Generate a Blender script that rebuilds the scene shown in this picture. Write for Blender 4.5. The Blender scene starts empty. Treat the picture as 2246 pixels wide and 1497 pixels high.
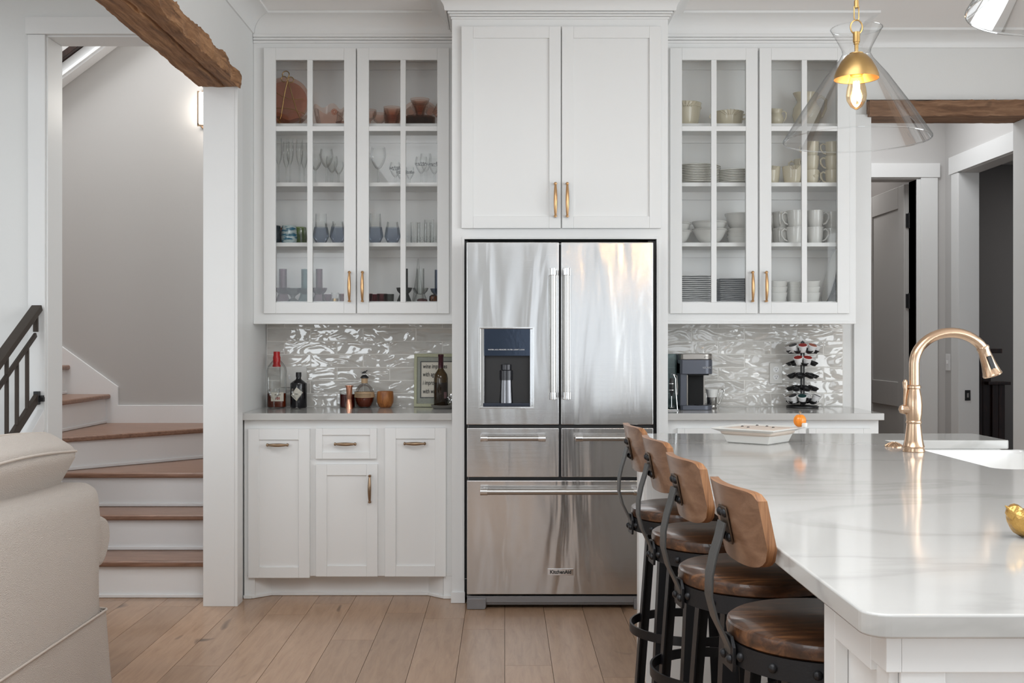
import bpy, math, random
from mathutils import Vector, Matrix
from math import pi, sin, cos, radians as R

S = bpy.context.scene
COL = S.collection
# ------------------------------------------------------------------ camera
F = 2400.0          # focal length in pixels of the 2246 px wide frame
H = 1.29            # eye height
cam_data = bpy.data.cameras.new('camera')
cam_data.sensor_width = 36.0
cam_data.lens = 36.0 * F / 2246.0
cam_data.shift_x = (1123 - 1107) / 2246.0
cam_data.shift_y = (750 - 748.5) / 2246.0
cam_data.clip_start = 0.05
cam = bpy.data.objects.new('camera', cam_data)
cam.location = (0, 0, H)
cam.rotation_euler = (R(90), 0, 0)
COL.objects.link(cam)
S.camera = cam
# ------------------------------------------------------------------ world, exposure
W = bpy.data.worlds.new('sky'); S.world = W; W.use_nodes = True
W.node_tree.nodes['Background'].inputs[0].default_value = (0.80, 0.88, 1.0, 1)
W.node_tree.nodes['Background'].inputs[1].default_value = 0.35
S.view_settings.view_transform = 'Standard'
S.view_settings.look = 'None'
S.view_settings.gamma = 1.0
S.view_settings.use_curve_mapping = False
S.view_settings.exposure = 0.36
S.cycles.transparent_max_bounces = 24
S.cycles.max_bounces = 10
S.cycles.diffuse_bounces = 6
S.cycles.sample_clamp_indirect = 6.0
S.cycles.caustics_reflective = False
S.cycles.caustics_refractive = False

def area(name, loc, rot, sx, sy, power, col=(1, 1, 1)):
    l = bpy.data.lights.new(name, 'AREA'); l.shape = 'RECTANGLE'
    l.size = sx; l.size_y = sy; l.energy = power; l.color = col
    o = bpy.data.objects.new(name, l); o.location = loc; o.rotation_euler = rot
    COL.objects.link(o); return o
# added daylight lamps at the rear windows and along the windowless side walls
DAY = (0.90, 0.96, 1.0)
area('window_light', (-3.55, -4.60, 1.5), (R(90), 0, 0), 2.6, 2.2, 70, DAY)
area('window_light', (1.05, -4.60, 1.5), (R(90), 0, 0), 1.8, 2.2, 8.5, DAY)  # weak rear lamp put in to brighten the fridge reflection
area('window_light', (3.10, -4.60, 1.5), (R(90), 0, 0), 1.4, 2.2, 16, DAY)
area('window_light', (-5.35, 1.2, 1.5), (R(90), 0, R(-90)), 5.0, 2.2, 30, DAY)  # added fill, this wall has no window
area('window_light', (3.95, 0.9, 1.5), (R(90), 0, R(90)), 5.6, 2.2, 130, DAY)  # strong added fill on a closed wall, outside the fridge reflection
# added fill lamps under the ceilings of kitchen, living room, hall, rooms and stairwell
area('ceiling_light', (-0.2, 1.1, 2.985), (0, 0, 0), 2.4, 2.8, 72, (0.92, 0.965, 1.0))
area('ceiling_light', (-2.7, 3.4, 2.985), (0, 0, 0), 1.2, 1.2, 17, (0.92, 0.965, 1.0))
area('hall_light', (2.45, 6.95, 2.985), (0, 0, 0), 0.7, 0.7, 8.5, (0.97, 0.985, 1.0))
area('room_light', (4.6, 7.6, 2.74), (0, 0, 0), 0.5, 0.5, 5.5, (1, 0.98, 0.96))
area('room_light', (2.4, 8.9, 2.98), (0, 0, 0), 0.5, 0.5, 9.0, (1, 0.98, 0.96))
area('landing_light', (-2.7, 6.4, 4.55), (0, 0, 0), 1.0, 0.8, 42, (0.96, 0.98, 1.0))

# ------------------------------------------------------------------ materials
def nt(name):
    m = bpy.data.materials.new(name); m.use_nodes = True
    return m, m.node_tree.nodes, m.node_tree.links, m.node_tree.nodes['Principled BSDF']
def pr(name, col, rough=0.5, metal=0.0, coat=0.0, bump=None, ior=None, aniso=0.0, emit=None, es=0):
    m, n, l, b = nt(name)
    b.inputs['Base Color'].default_value = (*col, 1)
    b.inputs['Roughness'].default_value = rough
    b.inputs['Metallic'].default_value = metal
    b.inputs['Coat Weight'].default_value = coat
    b.inputs['Anisotropic'].default_value = aniso
    if ior: b.inputs['IOR'].default_value = ior
    if emit:
        b.inputs['Emission Color'].default_value = (*emit, 1); b.inputs['Emission Strength'].default_value = es
    # gentle procedural unevenness on every surface
    tc = n.new('ShaderNodeTexCoord'); no = n.new('ShaderNodeTexNoise'); bu = n.new('ShaderNodeBump')
    sc, st = bump if bump else (60, 0.02)
    no.inputs['Scale'].default_value = sc; no.inputs['Detail'].default_value = 3
    bu.inputs['Strength'].default_value = st; bu.inputs['Distance'].default_value = 0.01
    l.new(tc.outputs['Object'], no.inputs['Vector']); l.new(no.outputs[0], bu.inputs['Height'])
    l.new(bu.outputs[0], b.inputs['Normal'])
    return m
def glass(name, tint=(1, 1, 1), edge=0.55, gloss=1.0, power=2.5):
    """thin clear glass: transparent seen face on, darker edge, fresnel reflection"""
    m = bpy.data.materials.new(name); m.use_nodes = True
    n, l = m.node_tree.nodes, m.node_tree.links
    n.remove(n['Principled BSDF']); out = n['Material Output']
    lw = n.new('ShaderNodeLayerWeight'); lw.inputs[0].default_value = 0.5
    pw = n.new('ShaderNodeMath'); pw.operation = 'POWER'; pw.inputs[1].default_value = power
    mx = n.new('ShaderNodeMix'); mx.data_type = 'RGBA'
    mx.inputs[6].default_value = (*tint, 1)
    mx.inputs[7].default_value = (*[c * edge for c in tint], 1)
    tr = n.new('ShaderNodeBsdfTransparent'); gl = n.new('ShaderNodeBsdfGlossy')
    gl.inputs['Roughness'].default_value = 0.02
    fr = n.new('ShaderNodeFresnel'); fr.inputs[0].default_value = 1.45
    mu = n.new('ShaderNodeMath'); mu.operation = 'MULTIPLY'; mu.inputs[1].default_value = gloss; mu.use_clamp = True
    ms = n.new('ShaderNodeMixShader')
    l.new(lw.outputs['Facing'], pw.inputs[0]); l.new(pw.outputs[0], mx.inputs[0])
    l.new(mx.outputs[2], tr.inputs[0]); l.new(fr.outputs[0], mu.inputs[0])
    l.new(mu.outputs[0], ms.inputs[0]); l.new(tr.outputs[0], ms.inputs[1]); l.new(gl.outputs[0], ms.inputs[2])
    l.new(ms.outputs[0], out.inputs['Surface'])
    return m
def wood(name, c1, c2, c3, scale=(1, 1, 1), rough=0.4, gr=6.0, bump=0.15, knots=0.0, rand=0.0, coat=0.0):
    """streaked timber; the grain runs along the axis with the smallest scale"""
    m, n, l, b = nt(name)
    tc = n.new('ShaderNodeTexCoord'); mp = n.new('ShaderNodeMapping'); mp.inputs['Scale'].default_value = scale
    vec = tc.outputs['Object']
    if rand:
        oi = n.new('ShaderNodeObjectInfo'); ad = n.new('ShaderNodeVectorMath'); ad.operation = 'ADD'
        sc = n.new('ShaderNodeVectorMath'); sc.operation = 'SCALE'; sc.inputs['Scale'].default_value = 37.0
        cmb = n.new('ShaderNodeCombineXYZ')
        l.new(oi.outputs['Random'], cmb.inputs[0]); l.new(oi.outputs['Random'], cmb.inputs[1])
        l.new(cmb.outputs[0], sc.inputs[0]); l.new(tc.outputs['Object'], ad.inputs[0]); l.new(sc.outputs[0], ad.inputs[1])
        vec = ad.outputs[0]
    l.new(vec, mp.inputs[0])
    n1 = n.new('ShaderNodeTexNoise'); n1.inputs['Scale'].default_value = gr; n1.inputs['Detail'].default_value = 6
    n1.inputs['Roughness'].default_value = 0.65; n1.inputs['Distortion'].default_value = 0.6
    l.new(mp.outputs[0], n1.inputs['Vector'])
    cr = n.new('ShaderNodeValToRGB'); e = cr.color_ramp.elements
    e[0].position = 0.28; e[0].color = (*c1, 1); e[1].position = 0.72; e[1].color = (*c3, 1)
    k = e.new(0.5); k.color = (*c2, 1)
    l.new(n1.outputs[0], cr.inputs[0]); colout = cr.outputs[0]
    if rand:
        hs = n.new('ShaderNodeHueSaturation'); mr = n.new('ShaderNodeMapRange')
        mr.inputs['To Min'].default_value = 1 - rand; mr.inputs['To Max'].default_value = 1 + rand
        l.new(oi.outputs['Random'], mr.inputs[0]); l.new(mr.outputs[0], hs.inputs['Value'])
        l.new(colout, hs.inputs['Color']); colout = hs.outputs[0]
    if knots:
        vo = n.new('ShaderNodeTexNoise'); vo.inputs['Scale'].default_value = knots
        vo.inputs['Detail'].default_value = 2; vo.inputs['Distortion'].default_value = 1.2
        mk = n.new('ShaderNodeMapping'); mk.inputs['Scale'].default_value = (1.0, 0.45, 1.0)
        l.new(vec, mk.inputs[0]); l.new(mk.outputs[0], vo.inputs['Vector'])
        r2 = n.new('ShaderNodeValToRGB'); r2.color_ramp.elements[0].position = 0.69; r2.color_ramp.elements[1].position = 0.78
        l.new(vo.outputs[0], r2.inputs[0])
        mx = n.new('ShaderNodeMix'); mx.data_type = 'RGBA'; mx.inputs[7].default_value = (*[c * 0.35 for c in c1], 1)
        l.new(r2.outputs[0], mx.inputs[0]); l.new(colout, mx.inputs[6]); colout = mx.outputs[2]
    l.new(colout, b.inputs['Base Color'])
    b.inputs['Roughness'].default_value = rough; b.inputs['Coat Weight'].default_value = coat
    bu = n.new('ShaderNodeBump'); bu.inputs['Strength'].default_value = bump; bu.inputs['Distance'].default_value = 0.004
    l.new(n1.outputs[0], bu.inputs['Height']); l.new(bu.outputs[0], b.inputs['Normal'])
    return m

PAINT = pr('white_cabinet_paint', (0.78, 0.785, 0.78), 0.32, bump=(35, 0.012))
WALL = pr('white_wall_paint', (0.74, 0.745, 0.735), 0.55, bump=(90, 0.03))
TRIM = pr('white_trim_paint', (0.77, 0.775, 0.77), 0.35)
CEIL = pr('ceiling_paint', (0.92, 0.91, 0.90), 0.8)
STAIRWALL = pr('grey_stairwell_paint', (0.50, 0.485, 0.47), 0.6)
INNER = pr('cabinet_interior_paint', (0.93, 0.925, 0.915), 0.45)  # cabinet paint copy, lightened to lift the shade inside the cabinets
RISER = pr('riser_paint', (0.84, 0.845, 0.85), 0.4)
HALLP = pr('hall_paint', (0.55, 0.54, 0.53), 0.6)  # wall white made greyer, the hall's dimness put into the colour
DOORGREY = pr('grey_door_paint', (0.50, 0.485, 0.47), 0.45)
DARKROOM = pr('dark_grey_wall_paint', (0.24, 0.225, 0.215), 0.6)  # dark grey base colour on the walls of the rooms behind
FLOORW = wood('oiled_oak_planks', (0.30, 0.180, 0.108), (0.375, 0.237, 0.150), (0.435, 0.283, 0.185), (9, 1.0, 4), 0.30, 4, 0.06, 5.0, 0.13, 0.1)
TREADW = wood('stair_tread_oak', (0.17, 0.088, 0.055), (0.27, 0.15, 0.10), (0.36, 0.21, 0.145), (1.2, 12, 12), 0.32, 5, 0.15, 0, 0.1)
BEAMY = wood('rough_hewn_beam', (0.09, 0.04, 0.017), (0.27, 0.135, 0.062), (0.50, 0.28, 0.14), (14, 1.0, 14), 0.8, 3.0, 0.9, 6)
BEAMX = wood('rough_hewn_lintel', (0.09, 0.045, 0.022), (0.20, 0.105, 0.057), (0.32, 0.19, 0.11), (1.4, 12, 14), 0.8, 3.0, 0.9, 4)
SEATW = wood('dark_stained_seat', (0.010, 0.005, 0.003), (0.060, 0.024, 0.010), (0.19, 0.08, 0.03), (3, 16, 14), 0.34, 2.6, 0.10, 0, 0.05, 0.3)
BACKW = wood('walnut_plywood', (0.13, 0.065, 0.035), (0.20, 0.11, 0.066), (0.29, 0.175, 0.11), (12, 1.6, 8), 0.30, 4, 0.06, 0, 0.05, 0.3)
EDGEW = wood('plywood_edge', (0.11, 0.045, 0.018), (0.24, 0.105, 0.042), (0.36, 0.18, 0.08), (40, 1, 2), 0.4, 4, 0.1)
CUPW = wood('turned_wood_cup', (0.12, 0.035, 0.01), (0.34, 0.12, 0.03), (0.46, 0.20, 0.06), (22, 22, 5), 0.4, 2.2, 0.05)
DARKW = wood('dark_mahogany', (0.006, 0.002, 0.001), (0.02, 0.007, 0.004), (0.05, 0.016, 0.008), (12, 12, 1.5), 0.4, 4, 0.1)
RAILM = pr('dark_bronze_rail', (0.058, 0.045, 0.036), 0.45, 0.5)
IRON = pr('black_iron', (0.022, 0.022, 0.024), 0.42, 0.6, bump=(200, 0.05))
IRON2 = pr('grey_strap_steel', (0.10, 0.10, 0.098), 0.45, 0.7, bump=(150, 0.05))
PLATEM = pr('bronze_back_plate', (0.10, 0.07, 0.05), 0.4, 0.8)
BLACK = pr('matt_black', (0.012, 0.012, 0.013), 0.4)
BLACKR = pr('dull_black', (0.006, 0.006, 0.006), 0.85)
BLACKG = pr('gloss_black', (0.008, 0.008, 0.01), 0.12)
CHROME = pr('chrome', (0.72, 0.72, 0.72), 0.08, 1.0)
PEWTER = pr('pewter', (0.42, 0.41, 0.39), 0.22, 1.0, bump=(120, 0.1))
BRASS = pr('antique_brass', (0.66, 0.40, 0.20), 0.28, 1.0)
BRASSD = pr('aged_bronze', (0.34, 0.24, 0.16), 0.32, 1.0)
GOLD = pr('satin_gold', (0.50, 0.32, 0.125), 0.38, 1.0)
CHAMP = pr('champagne_bronze', (0.60, 0.42, 0.29), 0.23, 1.0)
COPPER = pr('copper', (0.80, 0.40, 0.27), 0.25, 1.0)
WHITEC = pr('white_ceramic', (0.74, 0.735, 0.71), 0.12)
GREYC = pr('smoke_grey_stoneware', (0.24, 0.235, 0.23), 0.25)
SINKC = pr('white_fireclay', (0.88, 0.88, 0.87), 0.08)
CREAM = pr('cream_glaze', (0.66, 0.60, 0.46), 0.12, bump=(30, 0.06))
PLASTIC = pr('white_plastic', (0.80, 0.80, 0.80), 0.3)
OUTP = pr('outlet_plate', (0.66, 0.65, 0.62), 0.3)
RED = pr('red_wax', (0.45, 0.01, 0.012), 0.3)
FABRIC = pr('oatmeal_linen', (0.70, 0.63, 0.57), 0.95, bump=(300, 0.9))
SEAMF = pr('oatmeal_piping', (0.61, 0.54, 0.48), 0.95, bump=(420, 0.4))
GLASSP = glass('cabinet_pane_glass', (0.995, 0.998, 0.996), 0.95, 0.55)
GLASSC = glass('clear_glassware', (0.975, 0.98, 0.975), 0.60, 0.55, 3.2)
GLASSL = glass('lamp_shade_glass', (0.985, 0.99, 0.99), 0.50, 0.45, 3.6)
GLASSPK = glass('pink_glass', (0.95, 0.80, 0.73), 0.66, 0.6, 2.2)
GLASSBL = glass('smoky_blue_glass', (0.66, 0.70, 0.77), 0.62, 0.6, 2.2)
GLASSGR = glass('smoky_grey_glass', (0.55, 0.56, 0.55), 0.6, 0.6, 2.2)
GLASSPU = glass('plum_glass', (0.66, 0.55, 0.60), 0.6, 0.6, 2.2)
GLASSMA = glass('maroon_glass', (0.60, 0.38, 0.40), 0.6, 0.6, 2.2)
GLASSAM = glass('amber_glass', (0.62, 0.30, 0.08), 0.5, 1.0, 1.6)
GLASSGN = glass('green_swirl_glass', (0.62, 0.70, 0.46), 0.6, 0.6, 2.2)
GLASSTE = glass('teal_smoke_glass', (0.55, 0.66, 0.67), 0.6, 0.6, 2.2)
LIQ = pr('whiskey', (0.13, 0.018, 0.004), 0.06)
LIQR = pr('dark_red_liquor_glass', (0.075, 0.008, 0.006), 0.08)
WINEG = pr('dark_wine_bottle_glass', (0.02, 0.012, 0.006), 0.06)
OLIVE = pr('olive_bottle_shoulder', (0.045, 0.024, 0.004), 0.08)
PAPER = pr('cream_paper_label', (0.62, 0.58, 0.50), 0.7)
TANL = pr('tan_paper_label', (0.50, 0.34, 0.20), 0.7)
INK = pr('black_ink', (0.02, 0.02, 0.02), 0.7)
INKR = pr('red_ink', (0.30, 0.03, 0.02), 0.7)
INKG = pr('grey_print', (0.42, 0.42, 0.43), 0.4, 0.5)
PUMP = pr('orange_glaze', (0.85, 0.26, 0.02), 0.15, bump=(20, 0.05))
SAGE = pr('sage_paint', (0.42, 0.42, 0.29), 0.7, bump=(60, 0.4))
SAGE2 = pr('grey_green_mat', (0.28, 0.29, 0.25), 0.7, bump=(60, 0.4))
SLATE = pr('slate_blue_plastic', (0.085, 0.092, 0.115), 0.32, 0.3)
SLATE2 = pr('warm_grey_metal', (0.30, 0.28, 0.26), 0.3, 0.9)
GOLDB = pr('gilded_bird', (0.55, 0.33, 0.10), 0.3, 0.9, bump=(45, 0.8))
GRILLE = pr('grey_grille', (0.22, 0.215, 0.22), 0.4, 0.5)
TERRA = pr('peach_candle_wax', (0.70, 0.60, 0.52), 0.5)
DKBLUE = pr('midnight_blue_glass', (0.012, 0.022, 0.03), 0.08)
BULBE = pr('bulb_glow', (1, 0.8, 0.5), 0.4, emit=(1.0, 0.62, 0.25), es=9)
FILAM = pr('filament_glow', (1, 0.9, 0.7), 0.4, emit=(1.0, 0.80, 0.52), es=38)
SCONCE = pr('sconce_glow', (1, 0.97, 0.9), 0.4, emit=(1.0, 0.93, 0.84), es=9)
BULBG = glass('amber_bulb_glass', (1.0, 0.86, 0.66), 0.9, 0.3, 2.0)

def special():
    # brushed stainless steel with the soft ripples of a thin door skin
    m, n, l, b = nt('brushed_stainless'); b.inputs['Base Color'].default_value = (0.68, 0.675, 0.67, 1)
    b.inputs['Metallic'].default_value = 1; b.inputs['Roughness'].default_value = 0.18; b.inputs['Anisotropic'].default_value = 0.0
    tc = n.new('ShaderNodeTexCoord'); mp = n.new('ShaderNodeMapping'); mp.inputs['Scale'].default_value = (3.6, 1, 0.55)
    no = n.new('ShaderNodeTexNoise'); no.inputs['Scale'].default_value = 1.6; no.inputs['Detail'].default_value = 2.5; no.inputs['Distortion'].default_value = 0.8
    bu = n.new('ShaderNodeBump'); bu.inputs['Strength'].default_value = 0.26; bu.inputs['Distance'].default_value = 0.03
    m2 = n.new('ShaderNodeMapping'); m2.inputs['Scale'].default_value = (3, 1, 900)
    n2 = n.new('ShaderNodeTexNoise'); n2.inputs['Scale'].default_value = 1.0
    b2 = n.new('ShaderNodeBump'); b2.inputs['Strength'].default_value = 0.04; b2.inputs['Distance'].default_value = 0.002
    l.new(tc.outputs['Object'], mp.inputs[0]); l.new(mp.outputs[0], no.inputs['Vector']); l.new(no.outputs[0], bu.inputs['Height'])
    l.new(tc.outputs['Object'], m2.inputs[0]); l.new(m2.outputs[0], n2.inputs['Vector']); l.new(n2.outputs[0], b2.inputs['Height'])
    l.new(bu.outputs[0], b2.inputs['Normal']); l.new(b2.outputs[0], b.inputs['Normal'])
    steel = m
    # hand-made glazed tile: every tile its own ripples
    m, n, l, b = nt('glazed_subway_tile'); b.inputs['Roughness'].default_value = 0.05; b.inputs['IOR'].default_value = 1.85
    tc = n.new('ShaderNodeTexCoord'); oi = n.new('ShaderNodeObjectInfo'); ad = n.new('ShaderNodeVectorMath'); sc = n.new('ShaderNodeVectorMath'); sc.operation = 'SCALE'
    cmb = n.new('ShaderNodeCombineXYZ'); sc.inputs['Scale'].default_value = 61.0
    l.new(oi.outputs['Random'], cmb.inputs[0]); l.new(oi.outputs['Random'], cmb.inputs[2]); l.new(cmb.outputs[0], sc.inputs[0])
    l.new(tc.outputs['Object'], ad.inputs[0]); l.new(sc.outputs[0], ad.inputs[1])
    mp = n.new('ShaderNodeMapping'); mp.inputs['Scale'].default_value = (5, 5, 11); mp.inputs['Rotation'].default_value = (0, R(14), 0)
    l.new(ad.outputs[0], mp.inputs[0])
    no = n.new('ShaderNodeTexNoise'); no.inputs['Scale'].default_value = 1.2; no.inputs['Detail'].default_value = 1.6; no.inputs['Distortion'].default_value = 1.0
    l.new(mp.outputs[0], no.inputs['Vector'])
    bu = n.new('ShaderNodeBump'); bu.inputs['Strength'].default_value = 1.0; bu.inputs['Distance'].default_value = 0.013
    l.new(no.outputs[0], bu.inputs['Height']); l.new(bu.outputs[0], b.inputs['Normal'])
    mr = n.new('ShaderNodeMapRange'); mr.inputs['To Min'].default_value = 0.93; mr.inputs['To Max'].default_value = 1.07
    hs = n.new('ShaderNodeHueSaturation'); hs.inputs['Color'].default_value = (0.57, 0.55, 0.515, 1)
    l.new(oi.outputs['Random'], mr.inputs[0]); l.new(mr.outputs[0], hs.inputs['Value']); l.new(hs.outputs[0], b.inputs['Base Color'])
    tile = m
    # quartz with faint grey veins
    m, n, l, b = nt('veined_quartz'); b.inputs['Roughness'].default_value = 0.10
    tc = n.new('ShaderNodeTexCoord'); mp = n.new('ShaderNodeMapping'); mp.inputs['Rotation'].default_value = (0, 0, R(28)); mp.inputs['Scale'].default_value = (0.7, 2.0, 1)
    no = n.new('ShaderNodeTexNoise'); no.inputs['Scale'].default_value = 0.9; no.inputs['Detail'].default_value = 7; no.inputs['Distortion'].default_value = 0.7
    l.new(tc.outputs['Object'], mp.inputs[0]); l.new(mp.outputs[0], no.inputs['Vector'])
    cr = n.new('ShaderNodeValToRGB'); e = cr.color_ramp.elements
    e[0].position = 0.46; e[0].color = (0.50, 0.495, 0.48, 1); e[1].position = 0.54; e[1].color = (0.50, 0.495, 0.48, 1)
    k = e.new(0.495); k.color = (0.43, 0.425, 0.41, 1); k = e.new(0.51); k.color = (0.48, 0.475, 0.46, 1)
    l.new(no.outputs[0], cr.inputs[0]); l.new(cr.outputs[0], b.inputs['Base Color'])
    quartz = m
    # opaque swirled art glass
    m, n, l, b = nt('blue_white_swirl_glass'); b.inputs['Roughness'].default_value = 0.1
    tc = n.new('ShaderNodeTexCoord'); mp = n.new('ShaderNodeMapping'); mp.inputs['Rotation'].default_value = (0, R(38), 0); mp.inputs['Scale'].default_value = (22, 22, 80)
    no = n.new('ShaderNodeTexNoise'); no.inputs['Scale'].default_value = 1.0; no.inputs['Distortion'].default_value = 0.6
    l.new(tc.outputs['Object'], mp.inputs[0]); l.new(mp.outputs[0], no.inputs['Vector'])
    cr = n.new('ShaderNodeValToRGB'); e = cr.color_ramp.elements
    e[0].position = 0.40; e[0].color = (0.01, 0.13, 0.22, 1); e[1].position = 0.54; e[1].color = (0.50, 0.60, 0.60, 1)
    l.new(no.outputs[0], cr.inputs[0]); l.new(cr.outputs[0], b.inputs['Base Color'])
    swirl = m
    return steel, tile, quartz, swirl
STEEL, TILE, QUARTZ, SWIRL = special()
GROUT = pr('grout', (0.80, 0.785, 0.75), 0.9)
SUBFLOOR = pr('dark_gap_between_boards', (0.06, 0.035, 0.02), 0.9)
STEELH = pr('steel_handle', (0.50, 0.49, 0.475), 0.24, 1.0, aniso=0.4)

# ------------------------------------------------------------------ mesh builder
class MB:
    def __init__(s): s.v = []; s.f = []
    def add(s, vs, fs, M=None):
        k = len(s.v)
        s.v += [tuple(M @ Vector(p)) for p in vs] if M else [tuple(p) for p in vs]
        s.f += [tuple(i + k for i in f) for f in fs]; return s
    def box(s, x0, x1, y0, y1, z0, z1, M=None):
        x0, x1 = sorted((x0, x1)); y0, y1 = sorted((y0, y1)); z0, z1 = sorted((z0, z1))
        vs = [(x, y, z) for z in (z0, z1) for y in (y0, y1) for x in (x0, x1)]
        return s.add(vs, [(0, 2, 3, 1), (4, 5, 7, 6), (0, 1, 5, 4), (2, 6, 7, 3), (0, 4, 6, 2), (1, 3, 7, 5)], M)
    def prism(s, poly, ax, a, b, M=None):
        n = len(poly)
        area2 = sum(poly[i][0] * poly[(i + 1) % n][1] - poly[(i + 1) % n][0] * poly[i][1] for i in range(n))
        if area2 < 0: poly = poly[::-1]
        def P(p, t): return {'x': (t, p[0], p[1]), 'y': (p[0], t, p[1]), 'z': (p[0], p[1], t)}[ax]
        a, b = min(a, b), max(a, b)
        vs = [P(p, a) for p in poly] + [P(p, b) for p in poly]
        bot = tuple(range(n)); top = tuple(range(n, 2 * n)); sd = [(i, (i + 1) % n, (i + 1) % n + n, i + n) for i in range(n)]
        if ax == 'y': fs = [bot, top[::-1]] + [f[::-1] for f in sd]
        else: fs = [bot[::-1], top] + sd
        return s.add(vs, fs, M)
    def lathe(s, prof, c=(0, 0, 0), n=24, M=None, sy=1.0):
        vs, rings = [], []
        for r, z in prof:
            if r < 1e-6: rings.append([len(vs)]); vs.append((c[0], c[1], c[2] + z))
            else:
                rings.append(list(range(len(vs), len(vs) + n)))
                vs += [(c[0] + r * cos(2 * pi * i / n), c[1] + sy * r * sin(2 * pi * i / n), c[2] + z) for i in range(n)]
        fs = []
        for A, B in zip(rings, rings[1:]):
            for i in range(n):
                j = (i + 1) % n
                if len(A) == 1 and len(B) == 1: break
                if len(A) == 1: fs.append((A[0], B[j], B[i]))
                elif len(B) == 1: fs.append((A[i], A[j], B[0]))
                else: fs.append((A[i], A[j], B[j], B[i]))
        return s.add(vs, fs, M)
    def cyl(s, p, q, r, n=16, r2=None):
        p, q = Vector(p), Vector(q); d = q - p
        M = Matrix.Translation(p) @ d.to_track_quat('Z', 'Y').to_matrix().to_4x4()
        return s.lathe([(0, 0), (r, 0), (r2 if r2 is not None else r, d.length), (0, d.length)], n=n, M=M)
    def tube(s, pts, r, n=8, closed=False, flat=None):
        pts = [Vector(p) for p in pts]; m = len(pts)
        rr = r if isinstance(r, (list, tuple)) else [r] * m
        vs = []; up = None
        for i, p in enumerate(pts):
            a = pts[(i - 1) % m] if (closed or i) else p
            b = pts[(i + 1) % m] if (closed or i < m - 1) else p
            t = (b - a).normalized()
            if up is None:
                up = Vector((0, 0, 1)) if abs(t.z) < 0.9 else Vector((0, 1, 0))
            u = t.cross(up).normalized(); w = u.cross(t).normalized(); up = w
            fu, fw = (flat if flat else (1, 1))
            vs += [p + rr[i] * (fu * u * cos(2 * pi * k / n) + fw * w * sin(2 * pi * k / n)) for k in range(n)]
        fs = []
        for i in range(m if closed else m - 1):
            j = (i + 1) % m
            for k in range(n):
                l = (k + 1) % n
                fs.append((i * n + k, i * n + l, j * n + l, j * n + k))
        if not closed:
            fs.append(tuple(range(n))[::-1]); fs.append(tuple((m - 1) * n + k for k in range(n)))
        return s.add(vs, fs)
    def hole(s, x0, x1, z0, z1, a0, a1, b0, b1, y0, y1):
        """a slab in the xz plane (y0 front, y1 back) with a rectangular hole a0..a1, b0..b1"""
        X = [x0, a0, a1, x1]; Z = [z0, b0, b1, z1]
        vs = [(x, y, z) for y in (y0, y1) for z in Z for x in X]
        fs = []
        for j in range(3):
            for i in range(3):
                if i == 1 and j == 1: continue
                q = (j * 4 + i, j * 4 + i + 1, (j + 1) * 4 + i + 1, (j + 1) * 4 + i)
                fs.append(q); fs.append(tuple(k + 16 for k in q[::-1]))
        def side(a, b): fs.append((a, b, b + 16, a + 16))
        for i in range(3): side(i + 1, i); side(12 + i, 13 + i); side(i * 4, i * 4 + 4); side(i * 4 + 7, i * 4 + 3)
        side(5, 6); side(10, 9); side(9, 5); side(6, 10)
        return s.add(vs, fs)
    def soft(s, x0, x1, y0, y1, z0, z1, r, n=8, puff=0.0, M=None):
        """rounded, slightly puffed box"""
        vs, fs, idx = [], [], {}
        c = Vector(((x0 + x1) / 2, (y0 + y1) / 2, (z0 + z1) / 2)); h = Vector(((x1 - x0) / 2, (y1 - y0) / 2, (z1 - z0) / 2))
        def vid(i, j, k):
            key = (i, j, k)
            if key not in idx:
                p = Vector((-1 + 2 * i / n, -1 + 2 * j / n, -1 + 2 * k / n))
                q = Vector([math.copysign(abs(sin(a * pi / 2)) ** 0.8, a) if a else 0 for a in p])
                q = Vector([q[t] * h[t] for t in range(3)])
                inner = Vector([max(-(h[t] - r), min(h[t] - r, q[t])) for t in range(3)])
                d = q - inner
                if d.length > 1e-9: q = inner + d.normalized() * min(r, d.length if d.length < r else r)
                for t in range(3):
                    o1, o2 = [u for u in range(3) if u != t]
                    if abs(p[t]) == 1: q[t] += puff * math.copysign(1, p[t]) * cos(p[o1] * pi / 2) * cos(p[o2] * pi / 2)
                idx[key] = len(vs); vs.append(c + q)
            return idx[key]
        for a in range(n):
            for b in range(n):
                fs.append((vid(a, b, 0), vid(a, b + 1, 0), vid(a + 1, b + 1, 0), vid(a + 1, b, 0)))
                fs.append((vid(a, b, n), vid(a + 1, b, n), vid(a + 1, b + 1, n), vid(a, b + 1, n)))
                fs.append((vid(a, 0, b), vid(a + 1, 0, b), vid(a + 1, 0, b + 1), vid(a, 0, b + 1)))
                fs.append((vid(a, n, b), vid(a, n, b + 1), vid(a + 1, n, b + 1), vid(a + 1, n, b)))
                fs.append((vid(0, a, b), vid(0, a, b + 1), vid(0, a + 1, b + 1), vid(0, a + 1, b)))
                fs.append((vid(n, a, b), vid(n, a + 1, b), vid(n, a + 1, b + 1), vid(n, a, b + 1)))
        return s.add(vs, fs, M)
    def mesh(s, name, mat, smooth=40):
        me = bpy.data.meshes.new(name); me.from_pydata(s.v, [], s.f)
        me.materials.append(mat)
        if smooth:
            for p in me.polygons: p.use_smooth = True
            me.set_sharp_from_angle(angle=R(smooth))
        me.update(); return me
    def build(s, name, mat, parent=None, bevel=0, loc=None, smooth=40, rot=None):
        return put(name, s.mesh(name, mat, smooth), parent, bevel, loc, rot)
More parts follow.
